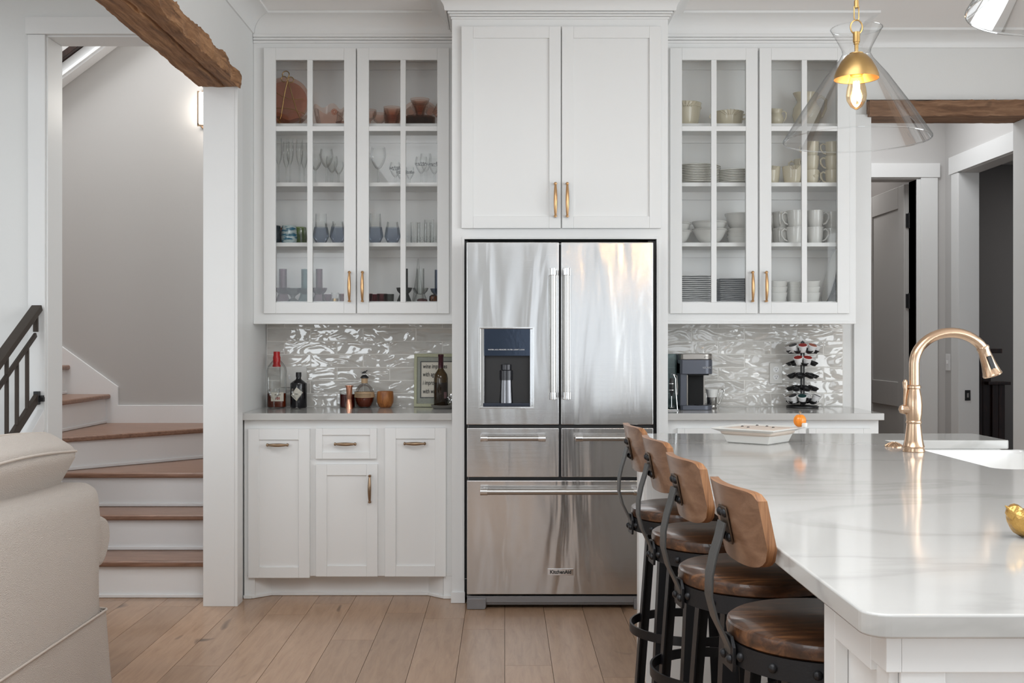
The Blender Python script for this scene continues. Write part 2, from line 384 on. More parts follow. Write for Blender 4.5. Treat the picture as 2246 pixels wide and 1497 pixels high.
def put(name, me, parent=None, bevel=0, loc=None, rot=None):
    o = bpy.data.objects.new(name, me); COL.objects.link(o)
    if parent is not None: o.parent = parent
    if loc is not None: o.location = loc
    elif parent is not None and parent.type == 'EMPTY' and parent.get('_w'):
        o.location = -parent.location      # geometry given in world coordinates
    if rot: o.rotation_euler = rot
    if bevel:
        b = o.modifiers.new('bevel', 'BEVEL'); b.width = bevel; b.segments = 2; b.limit_method = 'ANGLE'; b.angle_limit = R(50)
        b.harden_normals = True
    return o
def thing(name, label, cat, loc=(0, 0, 0), rz=0, group=None, world=False):
    o = bpy.data.objects.new(name, None); COL.objects.link(o); o.empty_display_size = 0.05
    o.location = loc; o.rotation_euler = (0, 0, rz)
    if world: o['_w'] = 1
    return tag(o, label, cat, group)
def tag(o, label, cat, group=None):
    o['label'] = label; o['category'] = cat
    if group: o['group'] = group
    return o
def struct(name, mb, mat, parent=None, bevel=0, smooth=40):
    o = mb.build(name, mat, parent, bevel, smooth=smooth)
    if parent is None: o['kind'] = 'structure'
    return o
def text_mesh(txt, size, mat, shear=0.0, ext=0.0004, align='CENTER', bold=0.0):
    c = bpy.data.curves.new('lettering', 'FONT'); c.body = txt; c.size = size; c.shear = shear; c.extrude = ext
    c.align_x = align; c.align_y = 'CENTER'; c.offset = bold; c.resolution_u = 3
    t = bpy.data.objects.new('tmp', c); COL.objects.link(t)
    bpy.context.view_layer.update()
    me = bpy.data.meshes.new_from_object(t.evaluated_get(bpy.context.evaluated_depsgraph_get()))
    bpy.data.objects.remove(t); bpy.data.curves.remove(c)
    me.materials.clear(); me.materials.append(mat); return me
def lettering(txt, size, mat, loc, parent, shear=0.0, align='CENTER', bold=0.0, rot=(R(90), 0, 0), sx=1.0):
    o = bpy.data.objects.new('lettering', text_mesh(txt, size, mat, shear, align=align, bold=bold)); COL.objects.link(o)
    o.parent = parent; o.location = loc; o.rotation_euler = rot; o.scale = (sx, 1, 1); return o
def px(x, d): return (x - 1107) / F * d        # photo column -> metres at distance d
def pz(y, d): return H - (y - 750) / F * d
ORD = ['first', 'second', 'third', 'fourth', 'fifth', 'sixth', 'seventh', 'eighth', 'ninth', 'tenth', 'eleventh', 'twelfth', 'thirteenth', 'fourteenth']
random.seed(7)
# ================================================================== THE SETTING
YB = 6.05      # kitchen back wall
CZ = 3.0       # ceiling
XL = -1.32     # kitchen side of the left partition
# floor slab and its boards
fl = MB().box(-5.5, 6.2, -4.7, 10.2, -0.08, -0.018)
floor = struct('floor', fl, SUBFLOOR)
PW = 0.1885
boards = {}
yrows = 0
for k in range(-13, 17):
    x0 = k * PW
    y = -0.6 - random.random() * 1.4
    while y < 7.7:
        ln = random.choice([1.35, 1.6, 1.85, 2.1])
        if y + ln > 0.9 and not (x0 > 0.7 and y < 0.2):
            if ln not in boards:
                g = 0.0009
                boards[ln] = MB().box(g, PW - g, g, ln - g, -0.018, 0).mesh('floorboard', FLOORW, 0)
            o = put('floorboard', boards[ln], floor, loc=(x0, y, 0)); yrows += 1
        y += ln
struct('ceiling', MB().box(-5.5, 4.1, -4.7, 5.385, CZ, CZ + 0.1).box(-1.47, 4.1, 5.385, 10.2, CZ, CZ + 0.1).box(3.2, 6.2, 5.5, 10.2, 2.75, 2.85), CEIL)
# back wall: solid behind the cabinets, opening to the hall, solid again on the right
wb = struct('wall_back', MB().box(-1.47, 2.0, YB, YB + 0.14, 0, CZ).box(2.0, 2.93, YB, YB + 0.14, 2.63, CZ).box(2.93, 4.1, YB, YB + 0.14, 0, CZ), WALL)
struct('wall_right', MB().box(4.0, 4.1, -4.7, YB, 0, CZ), WALL)
wins = ((-4.85, -2.25), (0.15, 1.95), (2.4, 3.8))
wr = MB(); edges = [-5.5, -1.0, 2.18, 4.1]
for n, (a, b) in enumerate(wins):
    wr.hole(edges[n], edges[n + 1], 0, CZ, a, b, 0.4, 2.6, -4.75, -4.65)
struct('wall_rear', wr, WALL)
for n, (a, b) in enumerate(wins):
    w = MB()
    for i in range(3):
        x = a + (b - a) * i / 2; w.box(x - 0.03, x + 0.03, -4.73, -4.66, 0.4, 2.6)
    for z in (0.4, 1.5, 2.6): w.box(a, b, -4.73, -4.66, z - 0.025, z + 0.025)
    struct('window_%d' % (n + 1), w, TRIM)
wl = MB().box(-5.5, -5.4, -4.7, 5.38, 0, CZ)
struct('wall_left', wl, WALL)
# front plane of the stairwell with its tall opening, and the stub of partition carrying the beam
OX0, OX1, OZ = -2.2475, -1.473, 2.797
struct('wall_front', MB().box(-5.5, OX0, 5.38, 5.55, 0, CZ).box(OX0, OX1, 5.38, 5.55, OZ, CZ).box(-5.5, -1.32, 5.40, 5.55, CZ, 4.7), WALL)
post = struct('wall_partition', MB().box(-1.473, XL, 5.36, 7.2, 0, 2.55).box(-1.473, XL, -4.65, 5.36, 2.60, CZ).box(-1.473, XL, 5.36, 7.2, 2.55, CZ), WALL)
tr = MB().box(-1.4735, -1.318, 5.345, 5.362, 0, 2.545).box(-1.3215, -1.305, 5.345, 5.45, 0, 2.545)
struct('trim_1', tr, TRIM, bevel=0.0015)
# casing round the stairwell opening
yc = 5.38
cas = MB().box(-2.337, OX0 - 0.006, yc - 0.019, yc, 0, OZ).box(-2.348, -1.40, yc - 0.025, yc, OZ + 0.001, OZ + 0.085)
cas.box(OX0 - 0.006, OX0 + 0.003, yc - 0.004, yc + 0.172, 0, OZ - 0.009).box(OX0, OX1, yc, yc + 0.17, OZ - 0.008, OZ + 0.001)
cas.box(-2.6, -2.59, yc - 0.004, yc, 0, 0.01)
struct('trim_2', cas, TRIM, bevel=0.0015)
# stairwell shell
struct('wall_stairwell', MB().box(-4.6, -1.32, 7.2, 7.32, 0, 4.7).box(-4.7, -4.6, 5.4, 7.32, 0, 4.7).box(-1.45, -1.32, 5.55, 7.2, 2.95, 4.7)
       .box(-4.7, -1.32, 5.5, 7.3, 4.6, 4.7), STAIRWALL)
# crown along the kitchen
def cove(h, p, n=7):   # profile points (out, up) for a concave crown of height h, projection p
    pts = [(0, 0), (0.008, 0)]
    for i in range(n + 1):
        a = (pi / 2) * i / n
        pts.append((0.010 + (p - 0.016) * (1 - cos(a)), 0.004 + (h - 0.018) * sin(a)))
    pts += [(p, h - 0.012), (p, h), (0, h)]
    return pts
def crown_x(mb, x0, x1, yface, zb, h, p, m0=0, m1=0):
    """crown facing the camera, running along x; m0/m1 = +1 mitre outwards, -1 inwards, 0 square"""
    pts = cove(h, p); n = len(pts)
    vs = [(x0 - m0 * o, yface - o, zb + u) for o, u in pts] + [(x1 + m1 * o, yface - o, zb + u) for o, u in pts]
    fs = [(i, (i + 1) % n, (i + 1) % n + n, i + n) for i in range(n)] + [tuple(range(n))[::-1], tuple(range(n, 2 * n))]
    mb.add(vs, fs)
def crown_y(mb, y0, y1, xface, sgn, zb, h, p, m0=0, m1=0):
    """crown on a wall parallel to y whose face looks towards sgn*x"""
    pts = cove(h, p); n = len(pts)
    vs = [(xface + sgn * o, y0 + m0 * o, zb + u) for o, u in pts] + [(xface + sgn * o, y1 - m1 * o, zb + u) for o, u in pts]
    fs = [(i, (i + 1) % n, (i + 1) % n + n, i + n) for i in range(n)] + [tuple(range(n))[::-1], tuple(range(n, 2 * n))]
    if sgn > 0: fs = [f[::-1] for f in fs]
    mb.add(vs, fs)
UF = 5.745     # face frame of the glazed cabinets
cr = MB(); crown_y(cr, -4.65, UF - 0.0, XL, 1, 2.905, 0.095, 0.10, 0, 1)
struct('trim_3', cr, TRIM)
cr = MB(); crown_x(cr, 1.95, 4.0, YB, 2.915, 0.085, 0.10)
struct('trim_4', cr, TRIM)
# casing of the hall opening
ca = MB().box(1.925, 2.022, YB - 0.02, YB, 0, 2.545).box(2.0, 2.022, YB - 0.02, YB + 0.15, 0, 2.53)
ca.box(2.785, 2.93, YB - 0.02, YB + 0.15, 0, 2.53).box(2.75, 2.785, YB + 0.005, YB + 0.02, 0, 2.53)
ca2 = MB().box(1.925, 2.0205, YB - 0.02, YB - 0.0005, 0, 2.545).box(2.0, 2.022, YB - 0.0005, YB + 0.15, 0, 2.53).box(2.88, 2.95, YB - 0.02, YB + 0.15, 0, 2.53)
struct('trim_5', ca2, TRIM, bevel=0.002)
# hall beyond
HB = 7.70
struct('wall_hall', MB().hole(1.8, 3.22, 0, CZ, 2.08, 2.895, -0.0, 2.435, HB, HB + 0.14).box(1.7, 1.8, YB, HB, 0, CZ)
       .box(3.10, 3.22, YB + 0.14, 6.52, 0, CZ).box(3.10, 3.22, 7.44, HB, 0, CZ).box(3.10, 3.22, 6.52, 7.44, 2.44, CZ), HALLP)
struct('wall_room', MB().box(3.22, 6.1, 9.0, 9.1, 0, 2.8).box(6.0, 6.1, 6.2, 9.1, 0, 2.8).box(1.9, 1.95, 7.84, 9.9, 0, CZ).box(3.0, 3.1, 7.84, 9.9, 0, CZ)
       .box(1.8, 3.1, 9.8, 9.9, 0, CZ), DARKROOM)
hc = MB().box(2.922, 3.04, HB - 0.02, HB, 0, 2.445).box(2.0, 3.055, HB - 0.025, HB, 2.446, 2.545).box(2.895, 2.922, HB - 0.012, HB + 0.14, 0, 2.435)
hc.box(2.0, 2.08, HB - 0.02, HB, 0, 2.445)
struct('trim_6', hc, TRIM, bevel=0.0015)
sc_ = MB().box(3.08, 3.10, 7.44, 7.55, 0, 2.445).box(3.074, 3.10, 6.30, 7.58, 2.446, 2.565).box(3.08, 3.22, 7.425, 7.44, 0, 2.44).box(3.08, 3.10, 6.41, 6.52, 0, 2.445)
struct('trim_7', sc_, TRIM, bevel=0.0015)
# hall door standing open, hinged on the right jamb
door = struct('door_1', MB().box(2.872, 2.902, 7.845, 8.645, 0.012, 2.42), DOORGREY, bevel=0.002)
fr = MB()
for (a, b, z0, z1) in ((7.845, 7.965, 0.012, 2.42), (8.525, 8.645, 0.012, 2.42), (7.965, 8.525, 2.26, 2.42), (7.965, 8.525, 0.82, 1.0), (7.965, 8.525, 0.012, 0.24)):
    fr.box(2.862, 2.873, a, b, z0, z1)
struct('door_frame', fr, DOORGREY, door, bevel=0.004)
MB().lathe([(0, 0), (0.026, 0), (0.026, 0.006), (0.009, 0.01), (0.009, 0.035), (0.024, 0.04), (0.03, 0.052), (0.024, 0.066), (0, 0.07)],
           M=Matrix.Translation((2.862, 8.585, 0.915)) @ Matrix.Rotation(R(-90), 4, 'Y')).build('door_knob', BLACK, door)
for z in (2.16, 1.585, 0.4):
    MB().box(2.873, 2.925, 7.832, 7.84, z - 0.05, z + 0.05).cyl((2.895, 7.829, z - 0.055), (2.895, 7.829, z + 0.055), 0.008).build('hinge', BLACK, door)
sp = thing('strike_plate', 'small black latch plate on the white hall door jamb', 'latch plate', (3.14, 7.42, 0.93))
MB().hole(-0.018, 0.018, -0.035, 0.035, -0.006, 0.008, -0.015, 0.015, -0.0005, 0.004).build('plate', BLACK, sp)
MB().box(-0.006, 0.008, 0.0015, 0.004, -0.015, 0.015).build('latch_hole', CHROME, sp)
sw = thing('light_switch', 'white light switch on the hall wall beside the doorway', 'light switch', (3.10, 7.64, 1.15))
MB().box(-0.008, -0.0005, -0.036, 0.036, -0.058, 0.058).build('plate', PLASTIC, sw, bevel=0.002)
MB().box(-0.018, -0.008, -0.006, 0.006, -0.012, 0.012).build('toggle', PLASTIC, sw, bevel=0.002)

# backsplash tiles laid in running bond, each one a piece of the back wall
RH, TW = 0.0718, 0.2905
def splash(xa, xb, z0, z1, off):
    zt = z1; r = 0
    while zt > z0 + 0.003:
        h = 0.023 if r == 0 else RH
        zb = max(zt - h, z0)
        x = xa + ((off + (r % 2) * TW / 2) % TW) - TW
        while x < xb:
            a, b = max(x, xa), min(x + TW, xb)
            if b - a > 0.012:
                g = 0.0019; w, hh = b - a, zt - zb
                key = ('tile', round(w, 3), round(hh, 3))
                if key not in boards:
                    boards[key] = MB().box(-w / 2 + g, w / 2 - g, -0.009, 0, -hh / 2 + g, hh / 2 - g).mesh('tile', TILE, 0)
                put('tile', boards[key], wb, bevel=0.0018, loc=((a + b) / 2, YB + 0.0 - 0.001, (zt + zb) / 2), rot=(random.uniform(-.006, .006), 0, random.uniform(-.004, .004)))
            x += TW
        zt = zb; r += 1
for a_, b_ in ((-1.314, -0.2625), (0.8095, 1.868)): MB().box(a_, b_, YB - 0.0085, YB - 0.001, 0.935, 1.391).build('grout', GROUT, wb)
splash(-1.312, -0.262, 0.936, 1.39, px(624.5, YB) - (-1.312))
splash(0.81, 1.868, 0.936, 1.39, px(1574.7, YB) - 0.81)

# ================================================================== BEAMS
def beam(name, mat, x0, x1, y0, y1, z0, z1, ax, label, amp, crack):
    nu = int(((y1 - y0) if ax == 'y' else (x1 - x0)) / 0.02); nw, nh = 18, 6
    mb = MB(); vs, fs = [], []
    ring = [(i / nw, 0) for i in range(nw)] + [(1, j / nh) for j in range(nh)] + [(1 - i / nw, 1) for i in range(nw)] + [(0, 1 - j / nh) for j in range(nh)]
    m = len(ring); rnd = random.Random(5)
    jit = [rnd.uniform(-1, 1) for _ in range(m)]
    import mathutils.noise as N
    for k in range(nu + 1):
        t = k / nu
        for q, (a, b) in enumerate(ring):
            if ax == 'y': p = Vector((x0 + (x1 - x0) * a, y0 + (y1 - y0) * t, z0 + (z1 - z0) * b))
            else: p = Vector((x0 + (x1 - x0) * t, y0 + (y1 - y0) * a, z0 + (z1 - z0) * b))
            side = a >= 1 if ax == 'y' else a <= 0
            am = amp * (2.3 if side else 0.7)
            d = Vector((N.noise(p * 9), N.noise(p * 9 + Vector((7, 0, 0))), N.noise(p * 9 + Vector((0, 9, 0))))) * am
            d += Vector((N.noise(p * 38), N.noise(p * 38 + Vector((3, 0, 0))), N.noise(p * 38 + Vector((0, 5, 0))))) * am * 0.5
            if ax == 'y': d.y *= 0.3
            else: d.x *= 0.3
            if 0 < k < nu and crack is not None and b == 0 and abs(a - crack - 0.08 * sin(t * 9)) < 0.5 / nw: d.z += 0.014
            if ax == 'y' and side and k > nu - 6: d.z -= 0.012 * (k - nu + 6) / 6; 
            vs.append(p + d)
    for k in range(nu):
        for q in range(m):
            r = (q + 1) % m; fs.append((k * m + q, k * m + r, (k + 1) * m + r, (k + 1) * m + q) if ax == 'x' else (k * m + q, (k + 1) * m + q, (k + 1) * m + r, k * m + r))
    fs.append(tuple(range(m))); fs.append(tuple(range(nu * m, nu * m + m))[::-1])
    mb.add(vs, fs)
    return tag(mb.build(name, mat, smooth=30), label, 'beam')
beam('ceiling_beam', BEAMY, -1.492, -1.292, 0.6, 5.34, 2.535, 2.615, 'y', 'rough hewn brown timber beam resting on the white post', 0.007, 0.55)
tag(MB().box(-1.49, -1.31, 5.335, 5.42, 2.548, 2.60).build('beam_block', BEAMY), 'short timber block closing the beam end on the white post', 'block')
beam('lintel_beam', BEAMX, 2.0, 3.02, YB - 0.055, YB + 0.155, 2.53, 2.615, 'x', 'brown timber lintel over the hall opening at the right', 0.004, None)

# ================================================================== STAIRCASE
RZ = 0.19
st = thing('staircase', 'winding stairs with brown oak treads and white risers', 'staircase', (-1.9, 5.5, 0), world=True)
def tread(poly, z):
    MB().prism(poly, 'z', z - 0.030, z).build('tread', TREADW, st, bevel=0.011)
def riser(x0, y0, x1, y1, z0, z1, t=0.02):
    d = Vector((x1 - x0, y1 - y0, 0)).normalized(); nrm = Vector((-d.y, d.x, 0)) * t
    MB().prism([(x0, y0), (x1, y1), (x1 + nrm.x, y1 + nrm.y), (x0 + nrm.x, y0 + nrm.y)], 'z', z0, z1).build('riser', RISER, st, bevel=0.001)
    c = 0.012; n2 = Vector((-d.y, d.x, 0)) * -c
    MB().prism([(x0, y0), (x1, y1), (x1 + n2.x, y1 + n2.y), (x0 + n2.x, y0 + n2.y)], 'z', z0, z0 + 0.02).build('bead', RISER, st, bevel=0.005)
xa, xb = -2.60, -1.475
riser(xa, 5.53, xb, 5.53, 0.0, RZ - 0.03); tread([(xa, 5.495), (xb, 5.495), (xb, 5.82), (xa, 5.82)], RZ)
riser(xa, 5.80, xb, 5.80, RZ, 2 * RZ - 0.03); tread([(xa, 5.765), (xb, 5.765), (xb, 6.10), (xa, 6.10)], 2 * RZ)
riser(xa, 6.07, xb, 6.07, 2 * RZ, 3 * RZ - 0.03)
tread([(-2.60, 6.035), (xb, 6.035), (xb, 7.2), (-1.5, 7.2), (-2.60, 6.06)], 3 * RZ)
# winder: nosing from the inner corner out to the back wall
c0 = Vector((-2.60, 5.93)); c1 = Vector((-1.475, 7.17)); dr = (c1 - c0).normalized(); nr = Vector((-dr.y, dr.x))
p0 = c0 + nr * 0.0; p1 = c1
riser(p0.x + nr.x * 0.035, p0.y + nr.y * 0.035, p1.x + nr.x * 0.035, p1.y + nr.y * 0.035, 3 * RZ, 4 * RZ - 0.03)
tread([tuple(p0), tuple(p1), (-1.475, 7.2), (-2.66, 7.2), (-2.66, 5.93)], 4 * RZ)
for k in range(5, 11):
    xr = -2.62 - (k - 5) * 0.265
    MB().box(xr - 0.02, xr, 5.9, 7.2, (k - 1) * RZ, k * RZ - 0.03).build('riser', RISER, st, bevel=0.001)
    MB().box(xr, xr + 0.012, 5.9, 7.2, (k - 1) * RZ, (k - 1) * RZ + 0.02).build('bead', RISER, st, bevel=0.005)
    tread([(xr - 0.30, 5.9), (xr + 0.035, 5.9), (xr + 0.035, 7.185), (xr - 0.30, 7.185)], k * RZ)
sk = [(-1.475, 0.755), (-1.475, 0.876), (-2.54, 0.876), (-2.54, 0.998), (-3.30, 1.545), (-4.5, 2.40), (-4.5, 1.7), (-2.7, 0.6)]
struct('baseboard_stairwell', MB().prism(sk, 'y', 7.183, 7.2), RISER, bevel=0.002)
# flight going on overhead: sloped white stringer with a dark capping
us = MB().prism([(-3.6, 2.44), (-1.9, 3.72), (-1.9, 3.83), (-3.6, 2.55)], 'y', 7.09, 7.2)
u = tag(us.build('upper_stringer', RISER, bevel=0.003), 'white sloping stringer of the upper stair flight at top of stairwell', 'stringer')
MB().prism([(-3.6, 2.455), (-1.9, 3.735), (-1.9, 3.76), (-3.6, 2.48)], 'y', 7.075, 7.09).build('bead', RISER, u, bevel=0.003)
tag(MB().prism([(-3.6, 2.552), (-1.9, 3.832), (-1.9, 3.88), (-3.6, 2.60)], 'y', 7.05, 7.19).build('upper_handrail', DARKW, bevel=0.004), 'dark wooden band above the sloping white stringer in the stairwell', 'handrail')

# railing of the flight at far left, running towards the camera
RX = -2.285
rl = thing('stair_railing', 'dark bronze metal stair railing beside the tall white opening', 'railing', (RX, 5.0, 0), world=True)
SL = 0.62
def zr(y, z5): return z5 + SL * (y - 5.36)
def bar(name, y0, z0, y1, z1, w, h):
    d = Vector((0, y1 - y0, z1 - z0)); L = d.length
    M = Matrix.Translation((RX, y0, z0)) @ Matrix.Rotation(math.atan2(z1 - z0, y1 - y0), 4, 'X')
    MB().box(-w / 2, w / 2, 0, L, -h / 2, h / 2, M).build(name, RAILM, rl, bevel=0.003)
bar('top_rail', 4.2, zr(4.2, 1.465), 5.35, zr(5.35, 1.465), 0.05, 0.030)
bar('middle_rail', 4.2, zr(4.2, 1.345), 5.33, zr(5.33, 1.345), 0.014, 0.024)
bar('bottom_rail', 4.2, zr(4.2, 1.03), 5.36, zr(5.36, 1.03), 0.022, 0.042)
for i, (yy, big) in enumerate(((5.235, 0), (5.125, 0), (5.02, 1), (4.91, 0), (4.80, 0), (4.69, 1), (4.58, 0), (4.47, 0), (4.36, 1))):
    MB().box(RX - 0.008, RX + 0.008, yy - 0.007, yy + 0.007, zr(yy, 1.03), zr(yy, 1.46 if big else 1.345)).build('baluster', RAILM, rl, bevel=0.001)
MB().box(RX - 0.012, RX + 0.012, 5.325, 5.338, 1.34, 1.45).build('drop_bracket', RAILM, rl, bevel=0.002)
MB().box(RX - 0.012, RX + 0.012, 5.33, 5.36, 0.985, 1.05).box(RX + 0.01, RX + 0.035, 5.34, 5.356, 1.0, 1.022).cyl((RX + 0.02, 5.352, 1.0), (RX + 0.02, 5.352, 1.03), 0.012).build('wall_bracket', BLACK, rl, bevel=0.002)
kn = MB()
def zk(y): return 0.973 + 0.70 * (y - 5.52)
kn.prism([(4.0, 0), (5.36, 0), (5.36, zk(5.36)), (4.0, zk(4.0))], 'x', -2.34, -2.27)
kn.prism([(4.0, zk(4.0) - 0.0), (5.36, zk(5.36)), (5.36, zk(5.36) + 0.10), (4.0, zk(4.0) + 0.10)], 'x', -2.35, -2.255)
struct('trim_8', kn, RISER, bevel=0.002)

# wall sconce
sn = thing('wall_sconce', 'glowing rectangular glass wall sconce with brass frame in the stairwell', 'wall light', (-1.868, 7.19, 2.70))
MB().box(-0.12, 0.12, -0.012, 0.008, -0.01, 0.24).build('backplate', BRASSD, sn, bevel=0.002)
MB().box(-0.114, 0.114, -0.085, -0.014, 0.006, 0.215).build('glass_shade', SCONCE, sn, bevel=0.004)
MB().box(-0.128, -0.118, -0.09, -0.078, 0.0, 0.22).box(0.118, 0.128, -0.09, -0.078, 0.0, 0.22).box(-0.128, -0.118, -0.09, 0, 0.0, 0.01).box(-0.128, 0.128, -0.09, -0.078, -0.008, 0.002).build('side_frame', BRASSD, sn, bevel=0.001)
# ================================================================== CABINETS
def pull(parent, x, y, z, L, vertical, mat=BRASS):
    """bow pull standing 28 mm off the door face at y"""
    mb = MB(); h = L / 2
    def P(t, o): return (x, y - o, z + t) if vertical else (x + t, y - o, z)
    n = 13
    pts = [P(-h + L * i / (n - 1), 0.022 + 0.010 * sin(pi * i / (n - 1))) for i in range(n)]
    rr = [0.0045 + 0.0045 * sin(pi * i / (n - 1)) ** 0.8 for i in range(n)]
    mb.tube(pts, rr, 10)
    for t in (-h, h):
        a, b = P(t, 0), P(t, 0.026); mb.cyl(a, b, 0.0055, 10)
        M = Matrix.Translation(P(t, 0.023)); mb.lathe([(0, -0.006), (0.0075, -0.003), (0.0085, 0.002), (0.005, 0.007), (0, 0.008)], n=10, M=M if vertical else M @ Matrix.Rotation(R(90), 4, 'Y'))
    return mb.build('handle', mat, parent)
def shaker(name, parent, x0, x1, z0, z1, yf, rail=0.062, th=0.021, rec=0.009, mat=None):
    mb = MB(); y1 = yf + th
    mb.box(x0, x0 + rail, yf, y1, z0, z1).box(x1 - rail, x1, yf, y1, z0, z1)
    mb.box(x0 + rail, x1 - rail, yf, y1, z1 - rail, z1).box(x0 + rail, x1 - rail, yf, y1, z0, z0 + rail)
    d = mb.build(name, mat or PAINT, parent, bevel=0.0016)
    MB().box(x0 + rail - 0.001, x1 - rail + 0.001, yf + rec, y1 - 0.002, z0 + rail - 0.001, z1 - rail + 0.001).build('panel', mat or PAINT, d)
    return d
def glazed(parent, x0, x1, z0, z1, yf, st_=0.062, hx=None):
    mb = MB(); y1 = yf + 0.021; b = 0.058
    mb.box(x0, x0 + st_, yf, y1, z0, z1).box(x1 - st_, x1, yf, y1, z0, z1)
    mb.box(x0 + st_, x1 - st_, yf, y1, z1 - 0.063, z1).box(x0 + st_, x1 - st_, yf, y1, z0, z0 + b)
    d = mb.build('door', PAINT, parent, bevel=0.0016)
    xm = (x0 + x1) / 2
    MB().box(xm - 0.014, xm + 0.014, yf + 0.001, y1 - 0.002, z0 + b, z1 - 0.063).box(x0 + st_, x1 - st_, yf + 0.0012, y1 - 0.0025, 2.394, 2.420).build('muntin', PAINT, d, bevel=0.0016)
    MB().box(x0 + st_ - 0.004, x1 - st_ + 0.004, y1 - 0.006, y1 - 0.003, z0 + b - 0.004, z1 - 0.059).build('glass_pane', GLASSP, d)
    pull(d, hx, yf, pz(629, yf), 0.150, True)
    return d
SHELF = [2.447, 2.135, 1.817, 1.505]       # tops of the shelves and of the cabinet floor
def upper(name, label, x0, x1, doors, px0, px1):
    t = thing(name, label, 'cabinet', ((x0 + x1) / 2, YB - 0.01, 1.385), world=True)
    yb = YB - 0.002; ca = MB()
    ca.box(x0, x0 + 0.019, UF + 0.02, yb, 1.40, 2.90).box(x1 - 0.019, x1, UF + 0.02, yb, 1.40, 2.90)
    ca.box(x0 + 0.019, x1 - 0.019, yb - 0.012, yb, 1.40, 2.90).box(x0 + 0.019, x1 - 0.019, UF + 0.02, yb - 0.012, 1.485, 1.505)
    ca.box(x0 + 0.019, x1 - 0.019, UF + 0.02, yb - 0.012, 2.83, 2.85)
    for z in (2.85, 2.447, 2.135, 1.817): ca.box(x0 + 0.019, x1 - 0.019, yb - 0.03, yb - 0.012, z - 0.022 - 0.04, z - 0.02)
    ca.build('carcass', INNER, t, bevel=0.001)
    ff = MB().hole(x0, x1, 1.40, 2.90, px0, px1, 1.487, 2.818, UF, UF + 0.02)
    xm = (doors[0][1] + doors[1][0]) / 2
    ff.box(xm - 0.02, xm + 0.02, UF + 0.002, UF + 0.02, 1.487, 2.818)
    ff.build('face_frame', PAINT, t, bevel=0.001)
    for z in SHELF[:3]:
        MB().box(x0 + 0.02, x1 - 0.02, UF + 0.045, yb - 0.031, z - 0.021, z).build('shelf', INNER, t, bevel=0.001)
    MB().box(x0, x1, UF - 0.006, UF + 0.02, 1.385, 1.402).box(x0, x1, UF + 0.02, yb, 1.392, 1.404).build('light_rail', PAINT, t, bevel=0.003)
    for i, (a, b) in enumerate(doors):
        glazed(t, a, b, px_z0, px_z1, UF - 0.021, hx=(b - 0.031 if i == 0 else a + 0.031))
    return t
px_z0, px_z1 = pz(687, UF - 0.02), pz(105, UF - 0.02)
D = UF - 0.02
uc1 = upper('glazed_cabinet', 'white glazed wall cabinet of glassware left of the fridge', XL + 0.001, -0.262, [(px(578.5, D), px(780.5, D)), (px(783, D), px(985, D))], px(600, D), px(963, D))
uc2 = upper('glazed_cabinet', 'white glazed wall cabinet of dishes right of the fridge', 0.812, px(1880, D) , [(px(1470, D), px(1662, D)), (px(1666, D), px(1863, D))], px(1484, D), px(1842, D))
def frieze(parent, x0, x1, yf, zb, zt, ext=0.0, m1=0):
    mb = MB(); h = (zt - zb)
    mb.box(x0, x1 + ext, yf - 0.010, yf + 0.02, zb, zb + h * 0.30).box(x0, x1 + ext, yf - 0.014, yf + 0.02, zb + h * 0.33, zb + h * 0.6)
    mb.box(x0, x1 + ext * 1.3, yf - 0.018, yf + 0.02, zb + h * 0.62, zt)
    mb.build('cornice_band', PAINT, parent, bevel=0.003)
frieze(uc1, XL + 0.001, -0.262, UF, 2.857, 2.905)
m = MB(); crown_x(m, XL + 0.003, -0.262, UF - 0.012, 2.903, 0.096, 0.095, -1, -1); m.box(XL + 0.002, -0.262, UF - 0.01, YB, 2.9, 2.9985); m.build('cornice', PAINT, uc1)
frieze(uc2, 0.812, px(1880, D), UF, 2.857, 2.905, 0.01)
m = MB(); crown_x(m, 0.812, px(1880, D), UF - 0.012, 2.903, 0.096, 0.095, -1, 1)
crown_y(m, UF - 0.012, YB, px(1880, D), 1, 2.903, 0.096, 0.095, -1, 0); m.box(0.812, px(1880, D), UF - 0.01, YB, 2.9, 2.9985); m.build('cornice', PAINT, uc2)
# filler between the right cabinet and the opening casing
# ---- tall fridge surround
TF = 5.42
tw = thing('fridge_surround', 'tall white cabinet tower with two doors above the fridge', 'cabinet', (0.275, YB - 0.02, 0), world=True)
fr0, fr1, frt = -0.1995, 0.752, 1.800
m = MB().hole(-0.261, 0.8085, 0.0, 2.90, fr0, fr1, -0.0005, frt, TF, TF + 0.02)
m.box(-0.261, -0.235, TF + 0.02, YB - 0.002, 0, 2.99).box(0.783, 0.8085, TF + 0.02, YB - 0.002, 0, 2.99).box(-0.235, 0.783, TF + 0.02, YB - 0.002, frt + 0.012, frt + 0.03)
m.box(-0.235, 0.783, TF + 0.02, TF + 0.04, frt + 0.03, 2.99)
m.build('carcass', PAINT, tw, bevel=0.0015)
m = MB().hole(fr0 - 0.012, fr1 + 0.012, 0.12, frt + 0.012, fr0, fr1, 0.119, frt, TF - 0.005, TF + 0.001); m.build('opening_trim', PAINT, tw, bevel=0.0015)
MB().box(-0.266, fr0 + 0.003, TF - 0.012, TF + 0.002, 0.0005, 0.055).box(fr1 - 0.003, 0.8135, TF - 0.012, TF + 0.002, 0.0005, 0.055).build('foot_block', PAINT, tw, bevel=0.002)
for i, (a, b) in enumerate(((1012, 1230), (1232.5, 1450))):
    d = shaker('door', tw, px(a, TF - .021), px(b, TF - .021), pz(500, TF - .021), pz(57.5, TF - .021), TF - 0.0215, rail=0.0575)
    pull(d, px(1218 if i == 0 else 1244, TF - .03), TF - 0.0215, pz(439, TF - .03), 0.160, True)
